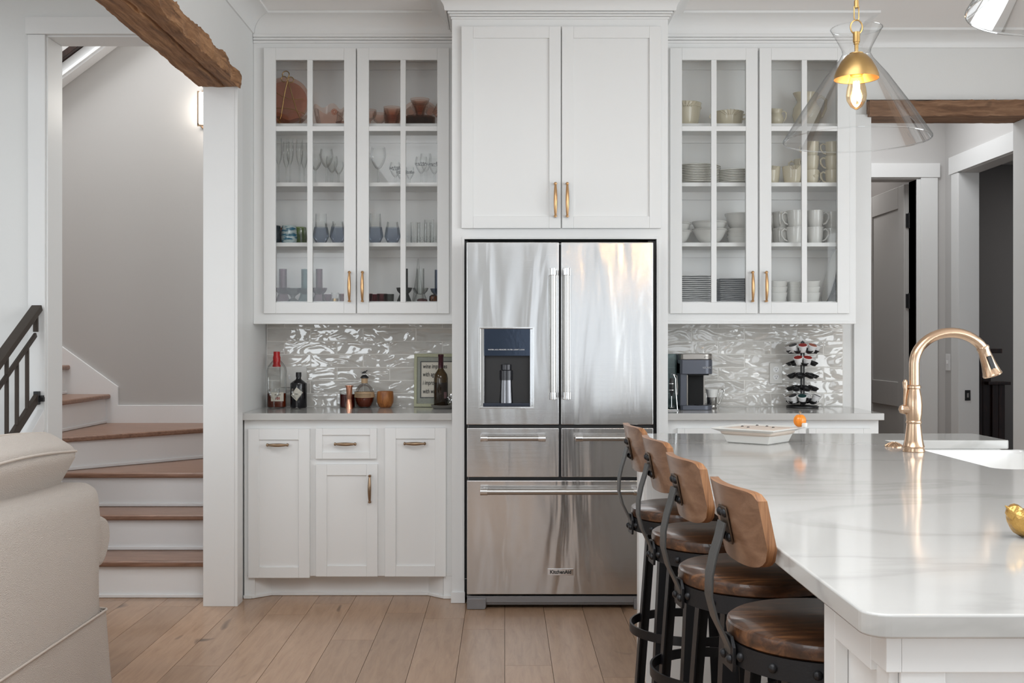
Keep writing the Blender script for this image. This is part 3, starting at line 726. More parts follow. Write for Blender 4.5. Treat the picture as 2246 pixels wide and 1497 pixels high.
m = MB(); zb = 2.888; wf = (-0.261, 0.8085)
for o, a, b in ((0.006, 0, .35), (0.014, .37, .66), (0.022, .68, 1.0)):
    m.box(wf[0] - o, wf[1] + o, TF - o, YB - 0.05, zb + .035 * a, zb + .035 * b)
m.build('cornice_band', PAINT, tw, bevel=0.0025)
m = MB(); o = 0.026
crown_x(m, wf[0] - o, wf[1] + o, TF - o, 2.922, 0.077, 0.085, 1, 1)
crown_y(m, TF - o, YB, wf[0] - o, -1, 2.922, 0.077, 0.085, -1, 0); crown_y(m, TF - o, YB, wf[1] + o, 1, 2.922, 0.077, 0.085, -1, 0)
m.build('cornice', PAINT, tw)
# ---- base cabinets
BF = 5.51
def base(label, x0, x1):
    t = thing('base_cabinet', label, 'cabinet', ((x0 + x1) / 2, YB - 0.1, 0), world=True)
    MB().box(x0, x1, BF, YB - 0.002, 0.113, 0.899).box(x0, x0 + 0.055, BF, YB - .1, 0.0005, 0.113).box(x1 - 0.045, x1, BF, YB - .1, 0.0005, 0.113).build('carcass', PAINT, t, bevel=0.0015)
    return t
b1 = base('white base cabinet with doors and a drawer below the bar counter', XL + 0.008, -0.264)
d1 = BF - 0.021
def Z(y): return pz(y, d1)
def X(x): return px(x, d1)
d = shaker('door', b1, X(544), X(679), Z(1267), Z(940), d1, rail=0.055); pull(d, X(610), d1, Z(974.5), 0.100, False, BRASSD)
d = shaker('drawer', b1, X(692), X(826), Z(1006), Z(939), d1, rail=0.034); pull(d, X(758), d1, Z(972.5), 0.100, False, BRASSD)
d = shaker('door', b1, X(692.5), X(828), Z(1264), Z(1018), d1, rail=0.055); pull(d, X(812), d1, Z(1071), 0.130, True, BRASSD)
d = shaker('door', b1, X(844), X(978), Z(1264), Z(938), d1, rail=0.055); pull(d, X(910), d1, Z(971.5), 0.100, False, BRASSD)
# recessed toe kick with angled returns and a small base moulding
def toe(x0, x1, xi0, xi1, y0, y1, z1, t):
    poly = [(x0, y0), (xi0, y1), (xi1, y1), (x1, y0), (x1, y1 + 0.02), (x0, y1 + 0.02)]
    MB().prism(poly, 'z', 0.0005, z1).build('toe_kick', PAINT, t)
    o = 0.012
    poly = [(x0 - 0.0, y0 - o), (xi0 + 0.004, y1 - o), (xi1 - 0.004, y1 - o), (x1, y0 - o), (x1, y1 + 0.02), (x0, y1 + 0.02)]
    MB().prism(poly, 'z', 0.0005, 0.017).build('base_moulding', PAINT, t, bevel=0.004)
toe(px(553, BF), px(972, BF), px(595, 5.58), px(940, 5.58), BF - 0.0, 5.585, 0.112, b1)
MB().box(XL + 0.006, px(553, BF), BF - 0.012, BF, 0.0005, 0.018).box(px(972, BF), -0.264, BF - 0.012, BF, 0.0005, 0.018).build('base_moulding', PAINT, b1, bevel=0.003)
b2 = base('white base cabinet under the coffee counter right of the fridge', 0.812, px(1927, BF))
for a, b in ((1486, 1768), (1774, 1910)):
    shaker('drawer', b2, X(a), X(b), Z(1010), Z(939), d1, rail=0.036)
    shaker('door', b2, X(a), X(b), Z(1264), Z(1018), d1, rail=0.055)
CT = 0.935
c1 = tag(MB().box(XL + 0.002, -0.2635, 5.462, YB - 0.012, -0.035, 0).build('countertop', QUARTZ, bevel=0.003, loc=(0, 0, CT)), 'white quartz bar counter left of the fridge', 'countertop')
c2 = tag(MB().box(0.811, px(1940, 5.462), 5.462, YB - 0.022, -0.035, 0).build('countertop', QUARTZ, bevel=0.003, loc=(0, 0, CT)), 'white quartz coffee counter right of the fridge', 'countertop')

# ================================================================== FRIDGE
FD = 5.275
fg = thing('refrigerator', 'stainless steel french door fridge with water dispenser', 'refrigerator', (0.266, 5.6, 0), world=True)
def fx(x): return px(x, FD)
def fz(y): return pz(y, FD)
MB().box(fx(1025), fx(1431), FD + 0.075, 6.0, 0.05, fz(530)).build('body', GRILLE, fg, bevel=0.003)
MB().box(fx(1027), fx(1429), FD + 0.03, FD + 0.08, 0.09, fz(535)).build('gasket', BLACK, fg)
MB().box(fr0, fx(1024), TF + .03, 5.95, 0.02, 1.795).box(fx(1432), fr1, TF + .03, 5.95, 0.02, 1.795).build('liner', BLACK, fg)  # black fill standing in for the shade in the gaps beside the fridge
def skin(name, x0, x1, z0, z1):
    return MB().box(x0, x1, FD, FD + 0.065, z0, z1).build(name, STEEL, fg, bevel=0.004)
dx0, dx1, dz0, dz1 = fx(1054), fx(1168), fz(891), fz(721)
ld = MB().hole(fx(1023), fx(1226), fz(931), fz(531), dx0, dx1, dz0, dz1, FD, FD + 0.065).build('door', STEEL, fg, bevel=0.004)
rd = skin('door', fx(1230.5), fx(1433), fz(931), fz(531))
def fhandle(parent, p, q, out=0.052, r=0.0165):
    p, q = Vector(p), Vector(q); dr = (q - p).normalized(); o = Vector((0, -out, 0))
    h = MB().cyl(p + o + dr * 0.03, q + o - dr * 0.03, r, 24).build('handle', STEELH, parent)
    e = MB()
    for a, s in ((p, 1), (q, -1)):
        e.cyl(a + o - dr * s * 0.002, a + o + dr * s * 0.034, r + 0.0025, 24)
        e.cyl(a + dr * s * 0.017, a + o + dr * s * 0.017, r * 0.75, 16)
    e.build('handle_mount', CHROME, parent, bevel=0.002)
fhandle(ld, (px(1213, 5.22), FD, pz(588, 5.22)), (px(1213, 5.22), FD, pz(875, 5.22)))
fhandle(rd, (px(1243, 5.22), FD, pz(588, 5.22)), (px(1243, 5.22), FD, pz(875, 5.22)))
l2 = skin('drawer', fx(1024), fx(1226), fz(1046), fz(938)); fhandle(l2, (px(1054.5, 5.22), FD, pz(961, 5.22)), (px(1196, 5.22), FD, pz(961, 5.22)), r=0.0135)
r2 = skin('drawer', fx(1231), fx(1433), fz(1046), fz(938)); fhandle(r2, (px(1263, 5.22), FD, pz(961, 5.22)), (px(1405, 5.22), FD, pz(961, 5.22)), r=0.0135)
bd = skin('drawer', fx(1024), fx(1433), fz(1303), fz(1053)); fhandle(bd, (px(1054, 5.22), FD, pz(1078, 5.22)), (px(1405, 5.22), FD, pz(1078, 5.22)), r=0.015)
bg = MB().box(fx(1201), fx(1258), FD - 0.003, FD + 0.001, fz(1261), fz(1246)).build('badge', CHROME, bd, bevel=0.001)
lettering('KitchenAid', 0.0235, INK, (fx(1229.5), FD - 0.0036, fz(1253.8)), bd, sx=0.97, bold=0.0009)
MB().box(fx(1024), fx(1433), FD + 0.012, FD + 0.05, fz(1322), fz(1308)).box(fx(1060), fx(1398), FD + 0.03, FD + 0.05, fz(1329), fz(1321)).build('base_grille', GRILLE, fg, bevel=0.002)
for a, b in ((1024, 1066), (1391, 1433)):
    MB().prism([(fx(a), 0.001), (fx(b) - (0.006 if a < 1100 else 0), 0.001), (fx(b), 0.012), (fx(b), 0.055), (fx(a), 0.055)], 'y', FD + 0.004, FD + 0.05).build('foot_cover', GRILLE, fg, bevel=0.003)
# dispenser
MB().hole(fx(1050.5), fx(1171.5), fz(895.5), fz(717), fx(1054), fx(1168), fz(891.5), fz(720.5), FD - 0.004, FD + 0.02).build('dispenser_frame', CHROME, ld, bevel=0.0015)
MB().box(dx0, dx0 + 0.017, FD + 0.002, FD + 0.06, dz0, dz1).box(dx1 - 0.012, dx1, FD + 0.002, FD + 0.06, dz0, dz1).build('dispenser_cheek', CHROME, ld, bevel=0.001)
zc = fz(780)
MB().prism([(FD + 0.001, zc), (FD - 0.002, dz1), (FD + 0.06, dz1), (FD + 0.06, zc - 0.006)], 'x', dx0 + 0.017, dx1 - 0.012).build('control_panel', pr('dark_blue_gloss_panel', (0.03, 0.045, 0.075), 0.08, 0.4), ld, bevel=0.001)
MB().box(dx0 + 0.017, dx1 - 0.012, FD + 0.0575, FD + 0.064, dz0, zc).box(dx0 + .016, dx0 + .019, FD + 0.005, FD + .06, dz0, zc).box(dx1 - .014, dx1 - .011, FD + 0.005, FD + .06, dz0, zc).build('niche', pr('niche_plastic', (0.004, 0.005, 0.009), 0.3), ld)
MB().box(dx0 + 0.012, dx1 - 0.012, FD + 0.0, FD + 0.06, dz0, dz0 + 0.016).build('drip_tray', pr('navy_tray', (0.015, 0.022, 0.04), 0.25), ld, bevel=0.002)
xm = (dx0 + dx1) / 2 - 0.001
MB().lathe([(0.0, 0), (0.036, 0), (0.036, 0.046), (0.030, 0.05), (0.030, 0.075), (0.012, 0.08), (0.012, 0.095), (0, 0.095)], (xm, FD + 0.045, fz(829) - 0.01)).build('spout', pr('dark_spout', (0.03, 0.03, 0.035), 0.15, 0.3), ld)
MB().lathe([(0, 0), (0.042, 0), (0.037, 0.11), (0, 0.11)], (xm, FD + 0.055, dz0 + 0.016)).build('paddle', pr('dark_chrome', (0.16, 0.16, 0.17), 0.18, 1.0), ld)
lettering('WATER | ICE | MEASURE | FILTER | LIGHT | LOCK', 0.0088, PLASTIC, (xm, FD - 0.0026, fz(766.5)), ld, sx=0.93)

# ================================================================== ISLAND
IZ = 0.92; IX0, IX1, IY0, IY1 = 0.492, 1.905, 1.488, 4.44
isl = thing('kitchen_island', 'large white kitchen island with shaker panelled ends', 'kitchen island', (1.2, 2.9, 0), world=True)
def panel_end(y0, y1, x0, face):      # full width end block with a recessed shaker face towards the room
    m = MB(); m.box(x0 + 0.02, IX1 - 0.035, y0 + (0.02 if face else 0), y1, 0.0005, IZ - 0.034)
    # left face shaker frame
    m.box(x0, x0 + 0.021, y0, y0 + 0.06, 0.0005, IZ - 0.034).box(x0, x0 + 0.021, y1 - 0.06, y1, 0.0005, IZ - 0.034)
    m.box(x0, x0 + 0.021, y0 + 0.06, y1 - 0.06, IZ - 0.105, IZ - 0.034).box(x0, x0 + 0.021, y0 + 0.06, y1 - 0.06, 0.0005, 0.12)
    return m
m = MB(); x0, x1, y = 0.530, IX1 - 0.035, 1.52
m.box(x0 + 0.022, x1 - 0.001, y + 0.022, 1.817, 0.0005, IZ - 0.035)
m.box(x0, x0 + 0.0215, y + 0.0, y + 0.065, IZ - 0.089, IZ - 0.034).box(x0, x0 + 0.0215, 1.757, 1.8165, 0.0005, IZ - 0.0345)
m.box(x0, x0 + 0.0215, y + 0.065, 1.757, IZ - 0.105, IZ - 0.0345).box(x0, x0 + 0.0215, y + 0.065, 1.757, 0.0005, 0.12)
m.box(x0 + 0.008, x0 + 0.0215, y + 0.012, y + 0.065, 0.0005, IZ - 0.0892)
m.box(x0 + 0.0215, x1, y, y + 0.0215, IZ - 0.089, IZ - 0.0345).box(x0 + 0.0217, x0 + 0.085, y + 0.006, y + 0.0215, 0.0005, IZ - 0.0892)
m.box(x1 - 0.07, x1, y, y + 0.0215, 0.0005, IZ - 0.0892)
xm = (x0 + x1) / 2; m.box(xm - 0.035, xm + 0.035, y, y + 0.0215, 0.12, IZ - 0.0892).box(x0 + .085, x1 - .07, y, y + 0.0215, 0.0005, 0.1198)
m.build('end_panel', PAINT, isl, bevel=0.0015)
m = panel_end(4.12, 4.41, 0.533, False); m.build('end_panel', PAINT, isl, bevel=0.002)
MB().box(0.86, IX1 - 0.035, 1.817, 3.10, 0.0005, IZ - 0.034).box(0.86, IX1 - 0.035, 4.118, 4.12, 0.0005, IZ - 0.034).box(0.86, 1.36, 3.10, 4.118, 0.0005, IZ - .034).box(1.36, IX1 - .035, 3.10, 4.118, 0.0005, 0.60).build('cabinet_body', PAINT, isl, bevel=0.001)
for k in range(4):
    a = 1.85 + k * 0.565
    m = MB(); m.box(0.848, 0.861, a, a + 0.06, 0.0005, 0.885).box(0.848, 0.861, a + 0.505, a + 0.565, 0.0005, 0.885).box(0.848, 0.861, a + .06, a + .505, 0.82, 0.885).box(0.848, 0.861, a + .06, a + .505, 0.0005, 0.12)
    m.build('knee_panel', PAINT, isl, bevel=0.001)
# the stone top: one slab with the sink cut-out open to the working side
SX, SY0, SY1 = 1.438, 3.19, 4.13
def arc(cx, cy, r, a0, a1, n=6): return [(cx + r * cos(R(a0 + (a1 - a0) * i / n)), cy + r * sin(R(a0 + (a1 - a0) * i / n))) for i in range(n + 1)]
rc = 0.035
poly = arc(IX0 + rc, IY0 + rc, rc, 180, 270) + arc(IX1 - rc, IY0 + rc, rc, 270, 360) + [(IX1, SY0)] + [(SX + 0.05, SY0)] + arc(SX + 0.05, SY0 + 0.05, 0.05, 270, 180)[1:] + \
       [(SX, SY1), (IX1 - 0.008, SY1), (IX1, SY1 + 0.008)] + arc(IX1 - 0.03, IY1 - 0.03, 0.03, 0, 90) + arc(IX0 + 0.03, IY1 - 0.03, 0.03, 90, 180)
top = MB().prism(poly, 'z', -0.034, 0).build('island_top', QUARTZ, bevel=0.004, loc=(0, 0, IZ), smooth=0)
tag(top, 'white veined quartz slab topping the island, cut out for the sink', 'countertop')
# apron sink: one thing, basin hollow
sk_ = MB(); a0, a1, b0, b1, zt = SX - 0.012, 1.955, SY0 - 0.012, SY1 + 0.0, IZ - 0.0345
NX = 16
def rr_(x0, x1, y0, y1, r, n=5): return arc(x1 - r, y0 + r, r, 270, 360, n) + arc(x1 - r, y1 - r, r, 0, 90, n) + arc(x0 + r, y1 - r, r, 90, 180, n) + arc(x0 + r, y0 + r, r, 180, 270, n)
loops = [(rr_(a0, a1, b0, b1, 0.02), zt - 0.235), (rr_(a0, a1, b0, b1, 0.02), zt - 0.008), (rr_(a0 + .005, a1 - .005, b0 + .005, b1 - .005, 0.02), zt),
         (rr_(a0 + .030, a1 - .030, b0 + .030, b1 - .030, 0.035), zt), (rr_(a0 + .038, a1 - .038, b0 + .038, b1 - .038, 0.04), zt - 0.01),
         (rr_(a0 + .045, a1 - .045, b0 + .045, b1 - .045, 0.05), zt - 0.19), (rr_(a0 + .07, a1 - .07, b0 + .07, b1 - .07, 0.05), zt - 0.215)]
vs, fs = [], []; n = len(loops[0][0])
for L, z in loops: vs += [(x, y, z) for x, y in L]
for k in range(len(loops) - 1):
    for i in range(n): j = (i + 1) % n; fs.append((k * n + i, k * n + j, (k + 1) * n + j, (k + 1) * n + i))
fs.append(tuple((len(loops) - 1) * n + i for i in range(n))); fs.append(tuple(range(n))[::-1])
snk = MB().add(vs, fs).build('apron_sink', SINKC)
tag(snk, 'white farmhouse sink set into the island behind the faucet', 'sink')
# faucet
fc = thing('kitchen_faucet', 'champagne bronze gooseneck faucet on the island beside the sink', 'faucet', (1.383, 3.70, IZ))
MB().lathe([(0, 0), (.036, 0), (.037, .004), (.034, .012), (.036, .018), (.034, .022), (.030, .04), (.0245, .085), (.0235, .095), (.026, .098), (.026, .103), (.024, .106),
            (.0275, .13), (.0285, .16), (.026, .185), (.0205, .212), (.0235, .215), (.0235, .222), (.020, .226), (0, .227)], n=32).build('body', CHAMP, fc)
c = lambda X_, Y_: ((X_ - 2005) / 649, 0, (990 - Y_) / 649)
arcp = [c(2006, 850)]
for i in range(7): arcp.append(c(2006, 845 - i * 7.5))
cx_, cy_, rx_, ry_ = 2087, 798, 81, 69
for i in range(19):
    a = R(178 - i * 8.2); arcp.append(c(cx_ + rx_ * cos(a), cy_ - ry_ * sin(a)))
MB().tube(arcp, 0.0172, 16).build('spout', CHAMP, fc)
e0 = Vector(arcp[-1]); dirv = (Vector(c(2184, 838)) - e0).normalized()
Mh = Matrix.Translation(e0 - dirv * 0.004) @ dirv.to_track_quat('Z', 'Y').to_matrix().to_4x4()
sh = MB().lathe([(0, -0.003), (.0195, -0.002), (.0215, .004), (.0195, .010), (.0195, .022), (.0235, .06), (.0300, .092), (.0325, .098), (.0310, .102), (.027, .103), (0, .100)], n=28, M=Mh).build('spray_head', CHAMP, fc)
MB().box(-0.008, 0.008, -0.0265, -0.018, 0.032, 0.085, Mh @ Matrix.Rotation(R(-90), 4, 'Z') ).build('spray_button', BLACK, fc, bevel=0.002)
MB().cyl((-0.018, 0, .143), (-0.040, 0, .143), 0.019, 20, 0.015).lathe([(0, -.016), (.011, -.012), (.0155, 0), (.011, .012), (0, .016)], (-0.036, 0, .143)).build('handle_hub', CHAMP, fc)
MB().tube([(-.031, 0, .15), (-.030, -.0, .18), (-.0275, 0, .21), (-.029, 0, .235), (-.0275, 0, .243)], [.0045, .0055, .0075, .009, .005], 12).build('lever', CHAMP, fc)
ab = MB().lathe([(0, 0), (.031, 0), (.031, .003), (.024, .008), (.012, .0135), (.006, .0155), (0, .016)], n=24)
for k in range(12): a = 2 * pi * k / 12; ab.tube([(.03 * cos(a), .03 * sin(a), .004), (.02 * cos(a), .02 * sin(a), .0105), (.008 * cos(a), .008 * sin(a), .0155)], .0022, 6)
tag(ab.build('air_switch', CHAMP, loc=(1.378, 3.875, IZ)), 'small bronze fluted button on the island beside the faucet base', 'button')

# ================================================================== BAR STOOLS
def make_stool():
    t = thing('bar_stool', 'x', 'bar stool')
    MB().lathe([(0, .724), (.178, .724), (.184, .729), (.186, .742), (.184, .754), (.178, .758), (0, .758)], n=64).build('seat', SEATW, t)
    rg = MB().lathe([(.178, .684), (.184, .684), (.184, .7245), (.178, .7245), (.178, .684)], n=64).build('seat_ring', IRON, t)
    rv = MB().lathe([(.009, 0), (.0085, .003), (.005, .0065), (0, .0075)], n=10).mesh('rivet', IRON)
    for k in range(14):
        a = 2 * pi * (k + .5) / 14
        put('rivet', rv, rg, loc=(.184 * cos(a), .184 * sin(a), .703), rot=(0, R(90), a))
    MB().box(-.17, .17, -.014, .014, .690, .696).box(-.014, .014, -.17, .17, .6965, .702).build('cross_brace', IRON, t)
    for k in range(4):
        a = pi / 4 + k * pi / 2; w = .034; th = .004; vs = []
        prof = [(0, 0), (-w, 0), (-w, -th), (-th, -th), (-th, -w), (0, -w)]   # L section, corner outwards
        for rad, z in ((.145, .692), (.205, 0.001)):
            M = Matrix.Rotation(a - pi / 4, 3, 'Z')
            q = rad / math.sqrt(2) + .012
            vs += [tuple(M @ Vector((q + u, q + v, z))) for u, v in prof]
        fs = [(i, (i + 1) % 6 + 0, (i + 1) % 6 + 6, i + 6) for i in range(6)] + [(0, 1, 2, 3, 4, 5), (11, 10, 9, 8, 7, 6)]
        MB().add(vs, fs).build('leg', IRON, t, smooth=0)
    for zz, rad, nm in ((.352, .190, 'footrest_ring'),):
        MB().lathe([(rad - .006, zz), (rad, zz), (rad, zz + .028), (rad - .006, zz + .028), (rad - .006, zz)], n=56).build(nm, IRON, t)
    MB().lathe([(.150, .10), (.155, .10), (.155, .122), (.150, .122), (.150, .10)], n=48).build('lower_ring', IRON, t)
    # bowed spring strap carrying the backrest
    pts = [(-.188, .680), (-.189, .69), (-.190, .712), (-.199, .732), (-.217, .768), (-.228, .81), (-.227, .85), (-.219, .888), (-.209, .92), (-.202, .95)]
    vs = []; n = len(pts)
    for i, (x, z) in enumerate(pts):
        a = Vector(pts[max(i - 1, 0)]); b = Vector(pts[min(i + 1, n - 1)]); tt = (b - a).normalized(); nn = Vector((-tt.y, tt.x)) * .0025
        w = .022 if i > 2 else .020
        vs += [(x + nn.x, -w, z + nn.y), (x + nn.x, w, z + nn.y), (x - nn.x, w, z - nn.y), (x - nn.x, -w, z - nn.y)]
    fs = []
    for i in range(n - 1):
        for k in range(4): l = (k + 1) % 4; fs.append((i * 4 + k, (i + 1) * 4 + k, (i + 1) * 4 + l, i * 4 + l))
    fs += [(0, 1, 2, 3), tuple((n - 1) * 4 + k for k in (3, 2, 1, 0))]
    stp = MB().add(vs, fs).build('back_strap', IRON2, t, bevel=0.001)
    cl = MB().prism([(-.03, .672), (.03, .672), (.034, .682), (.034, .718), (.018, .736), (-.018, .736), (-.034, .718), (-.034, .682)], 'x', -.192, -.1855)
    cl.build('strap_clamp', IRON, t, bevel=0.001)
    for yy, zz in ((-.02, .694), (.02, .694)): put('bolt', rv, stp, loc=(-.193, yy, zz), rot=(0, R(-90), 0))
    # curved plywood backrest
    vs, fs = [], []; NU, NV = 24, 10
    for s_ in (0, 1):
        for i in range(NU + 1):
            u = -1 + 2 * i / NU; uu = u * .985
            zt = .072 * (1 - abs(uu) ** 9) ** (1 / 9.); zbm = -.074 * (1 - abs(uu) ** 4.2) ** (1 / 3.)
            for j in range(NV + 1):
                v = zbm + (zt - zbm) * j / NV
                x = -.193 + .024 * u * u - (v) * .21 + (.018 if s_ else 0)
                vs.append((x, uu * .142, .950 + v))
    st_ = (NU + 1) * (NV + 1)
    for i in range(NU):
        for j in range(NV):
            a = i * (NV + 1) + j; b = a + NV + 1
            fs.append((a, a + 1, b + 1, b)); fs.append((st_ + a, st_ + b, st_ + b + 1, st_ + a + 1))
    bk = MB().add(vs, fs).build('backrest', BACKW, t)
    ed = []
    for i in range(NU): 
        a = i * (NV + 1); b = a + NV + 1; ed += [(a, b, st_ + b, st_ + a), (a + NV, st_ + a + NV, st_ + b + NV, b + NV)]
    for j in range(NV):
        ed += [(j, st_ + j, st_ + j + 1, j + 1)]; k = NU * (NV + 1) + j; ed += [(k, k + 1, st_ + k + 1, st_ + k)]
    MB().add(vs, ed).build('plywood_edge', EDGEW, bk)
    pl = MB().prism([(-.021, -.036), (.021, -.036), (.024, -.031), (.024, .031), (.021, .036), (-.021, .036), (-.024, .031), (-.024, -.031)], 'x', -.0035, 0)
    pl.build('back_plate', PLATEM, bk, bevel=0.001, loc=(-.1935, 0, .945), rot=(0, R(-11.8), 0))
    for yy in (-.013, .013):
        for zz in (-.023, .023): put('bolt', rv, bk, loc=(-.1965 - zz * .21, yy, .945 + zz), rot=(0, R(-99), 0))
    return t
def copy_tree(o, parent=None):
    c = o.copy(); COL.objects.link(c)
    if parent: c.parent = parent
    for ch in [x for x in KIDS.get(o.name, [])]: copy_tree(ch, c)
    return c
KIDS = {}
def index(o):
    KIDS[o.name] = list(o.children)
    for ch in o.children: index(ch)
bpy.context.view_layer.update()
s0 = make_stool(); index(s0)
for i, (yy, rz, lb) in enumerate(((2.10, 6, 'round wooden bar stool nearest the camera, against the island end panel'),
                                  (2.59, 6, 'second bar stool from the near end of the island'),
                                  (3.08, 5, 'third bar stool from the near end of the island'),
                                  (3.56, 4, 'bar stool at the far end of the island nearest the fridge'))):
    o = s0 if i == 0 else copy_tree(s0)
    o.location = ((.614, .598, .600, .597)[i], yy, 0); o.rotation_euler = (0, 0, R(rz)); o['label'] = lb; o['group'] = 'bar stools along the island'

# ================================================================== PENDANT LAMPS
def make_pendant():
    t = thing('pendant_lamp', 'x', 'pendant lamp')
    # origin at the bottom rim of the shade
    MB().lathe([(.2, 0), (.2015, .003), (.150, .085), (.085, .180), (.046, .228), (.038, .244), (.040, .256), (.052, .280), (.0695, .312), (.0705, .314)], n=72).build('glass_shade', GLASSL, t)
    MB().tube([(.2 * cos(2 * pi * i / 72), .2 * sin(2 * pi * i / 72), 0) for i in range(72)], .0018, 6, closed=True).build('shade_rim', GLASSL, t)
    MB().tube([(.07 * cos(2 * pi * i / 48), .07 * sin(2 * pi * i / 48), .314) for i in range(48)], .0014, 6, closed=True).build('shade_lip', GLASSL, t)
    MB().lathe([(.0615, .172), (.0605, .183), (.054, .200), (.042, .222), (.028, .238), (.012, .246), (.006, .248), (.006, .244), (.026, .234), (.040, .219), (.052, .197), (.0595, .173), (.0615, .172)], n=48).build('cap', GOLD, t)
    MB().lathe([(0, .245), (.019, .245), (.019, .185), (.0165, .185), (.0165, .18), (0, .18)], n=24).build('socket', GOLD, t)
    MB().lathe([(0, .086), (.004, .086), (.016, .094), (.0265, .112), (.0285, .126), (.026, .146), (.019, .172), (.0145, .184), (.013, .19)], n=28).build('bulb', BULBG, t)
    fl_ = MB()
    for k in range(6):
        a = 2 * pi * k / 6; b = a + pi / 6
        fl_.tube([(.007 * cos(a), .007 * sin(a), .165), (.0115 * cos(b), .0115 * sin(b), .108)], .0016, 5).tube([(.0115 * cos(b), .0115 * sin(b), .108), (.007 * cos(b + pi / 6), .007 * sin(b + pi / 6), .165)], .0016, 5)
    fl_.build('filament', FILAM, t)
    MB().cyl((0, 0, .247), (0, 0, .276), .0055, 16).cyl((0, 0, .276), (0, 0, .304), .0095, 20).cyl((0, 0, .270), (0, 0, .277), .0075, 16).build('stem', GOLD, t)
    MB().tube([(.0165 * cos(2 * pi * i / 32), 0, .318 + .020 * sin(2 * pi * i / 32)) for i in range(32)], .0022, 8, closed=True).build('ring', GOLD, t)
    lk = [( .0065, .343), (.0065, .375), (.004, .380), (-.004, .380), (-.0065, .375), (-.0065, .343), (-.004, .337), (.004, .337)]
    MB().tube([(x, .0, z) for x, z in lk], .0018, 8, closed=True).build('chain_link', GOLD, t)
    MB().cyl((0, 0, .372), (0, 0, .392), .0065, 16).cyl((0, 0, .392), (0, 0, 1.11), .0048, 16).build('rod', GOLD, t)
    MB().lathe([(0, 1.12), (.06, 1.12), (.06, 1.132), (.055, 1.14), (0, 1.14)], n=40).build('canopy', GOLD, t)
    return t
pe = make_pendant(); bpy.context.view_layer.update(); index(pe)
pe.location = (.99, 3.08, 1.858); pe['label'] = 'clear glass cone pendant lamp with lit bulb hanging over the island'; pe['group'] = 'island pendant lamps'
p2 = copy_tree(pe); p2.location = (.988, 1.83, 1.858); p2['label'] = 'second glass pendant cut off by the upper right corner'
for q in (pe, p2):
    pl_ = bpy.data.lights.new('bulb_light', 'POINT'); pl_.energy = 2.4; pl_.color = (1, .66, .36); pl_.shadow_soft_size = .02
    po = bpy.data.objects.new('bulb_light', pl_); po.location = (0, 0, .13); po.parent = q; COL.objects.link(po)

# ================================================================== SOFA
so = thing('sofa', 'oatmeal slipcovered sofa seen from behind at lower left', 'sofa', (-1.9, 3.2, 0), world=True)
bk_ = MB().soft(-1.765, -1.50, 1.9, 4.17, 0.02, 0.760, 0.055, 18, 0.010)
bk_.v = [(x - 0.085 * max(0, (z - .25)) ** 1.3 , y - (0.068 * max(0, min(1, (.60 - z) / .2)) if y > 4 else 0), z + 0.028 * max(0, (4.1 - y)) / 1.0 * (z > .6) * min(1, 4.1 - y)) for x, y, z in bk_.v]
bk_.build('back', FABRIC, so, smooth=80)
MB().soft(-2.45, -1.52, 4.00, 4.12, 0.02, 0.50, 0.04, 10, 0.006).build('arm', FABRIC, so, smooth=80)
ar = MB(); n = 28; vs, fs = [], []
secs = 10
for k in range(secs + 1):
    x = -2.46 + (0.925) * k / secs
    e = 1.0 if 0 < k < secs else 0.90
    for i in range(n):
        a = 2 * pi * i / n; w = 1 + .05 * sin(3 * a + .5)
        vs.append((x, 4.175 + .105 * cos(a) * e * w, .535 + .105 * sin(a) * e * w))
for k in range(secs):
    for i in range(n): j = (i + 1) % n; fs.append((k * n + i, (k + 1) * n + i, (k + 1) * n + j, k * n + j))
fs += [tuple(range(n)), tuple(secs * n + i for i in range(n))[::-1]]
ar.add(vs, fs).build('arm_roll', FABRIC, so, bevel=0.02, smooth=80)
MB().soft(-2.5, -1.6, 1.9, 4.08, 0.06, 0.44, 0.05, 10, 0.01).build('seat', FABRIC, so, smooth=80)
# skirt with a piped seam and a loose hem
sv, sf = [], []
path = [(-1.490 , 1.9), (-1.490, 4.088), (-1.497, 4.102), (-1.53, 4.108), (-2.46, 4.125)]
P_ = []
for (a, b) in zip(path, path[1:]):
    L = (Vector(b) - Vector(a)).length; m_ = max(2, int(L / .05))
    for i in range(m_): P_.append(Vector(a).lerp(Vector(b), i / m_))
P_.append(Vector(path[-1]))
hz = [.292, .22, .14, .06, .012]
for i, p in enumerate(P_):
    for j, z in enumerate(hz):
        f = j / 4; w = (.006 + .005 * sin(i * .9) + .004 * sin(i * 2.3)) * f
        sv.append((p.x + w + f * .008, p.y + (w if p.x < -1.5 else .004 * f * 2), z))
for i in range(len(P_) - 1):
    for j in range(4): a = i * 5 + j; sf.append((a, a + 1, a + 6, a + 5))
MB().add(sv, sf).build('skirt', FABRIC, so, smooth=80)
MB().tube([(p.x + .003, p.y + (.004 if p.x < -1.5 else 0), .292) for p in P_], .0045, 8).build('skirt_piping', SEAMF, so, smooth=80)
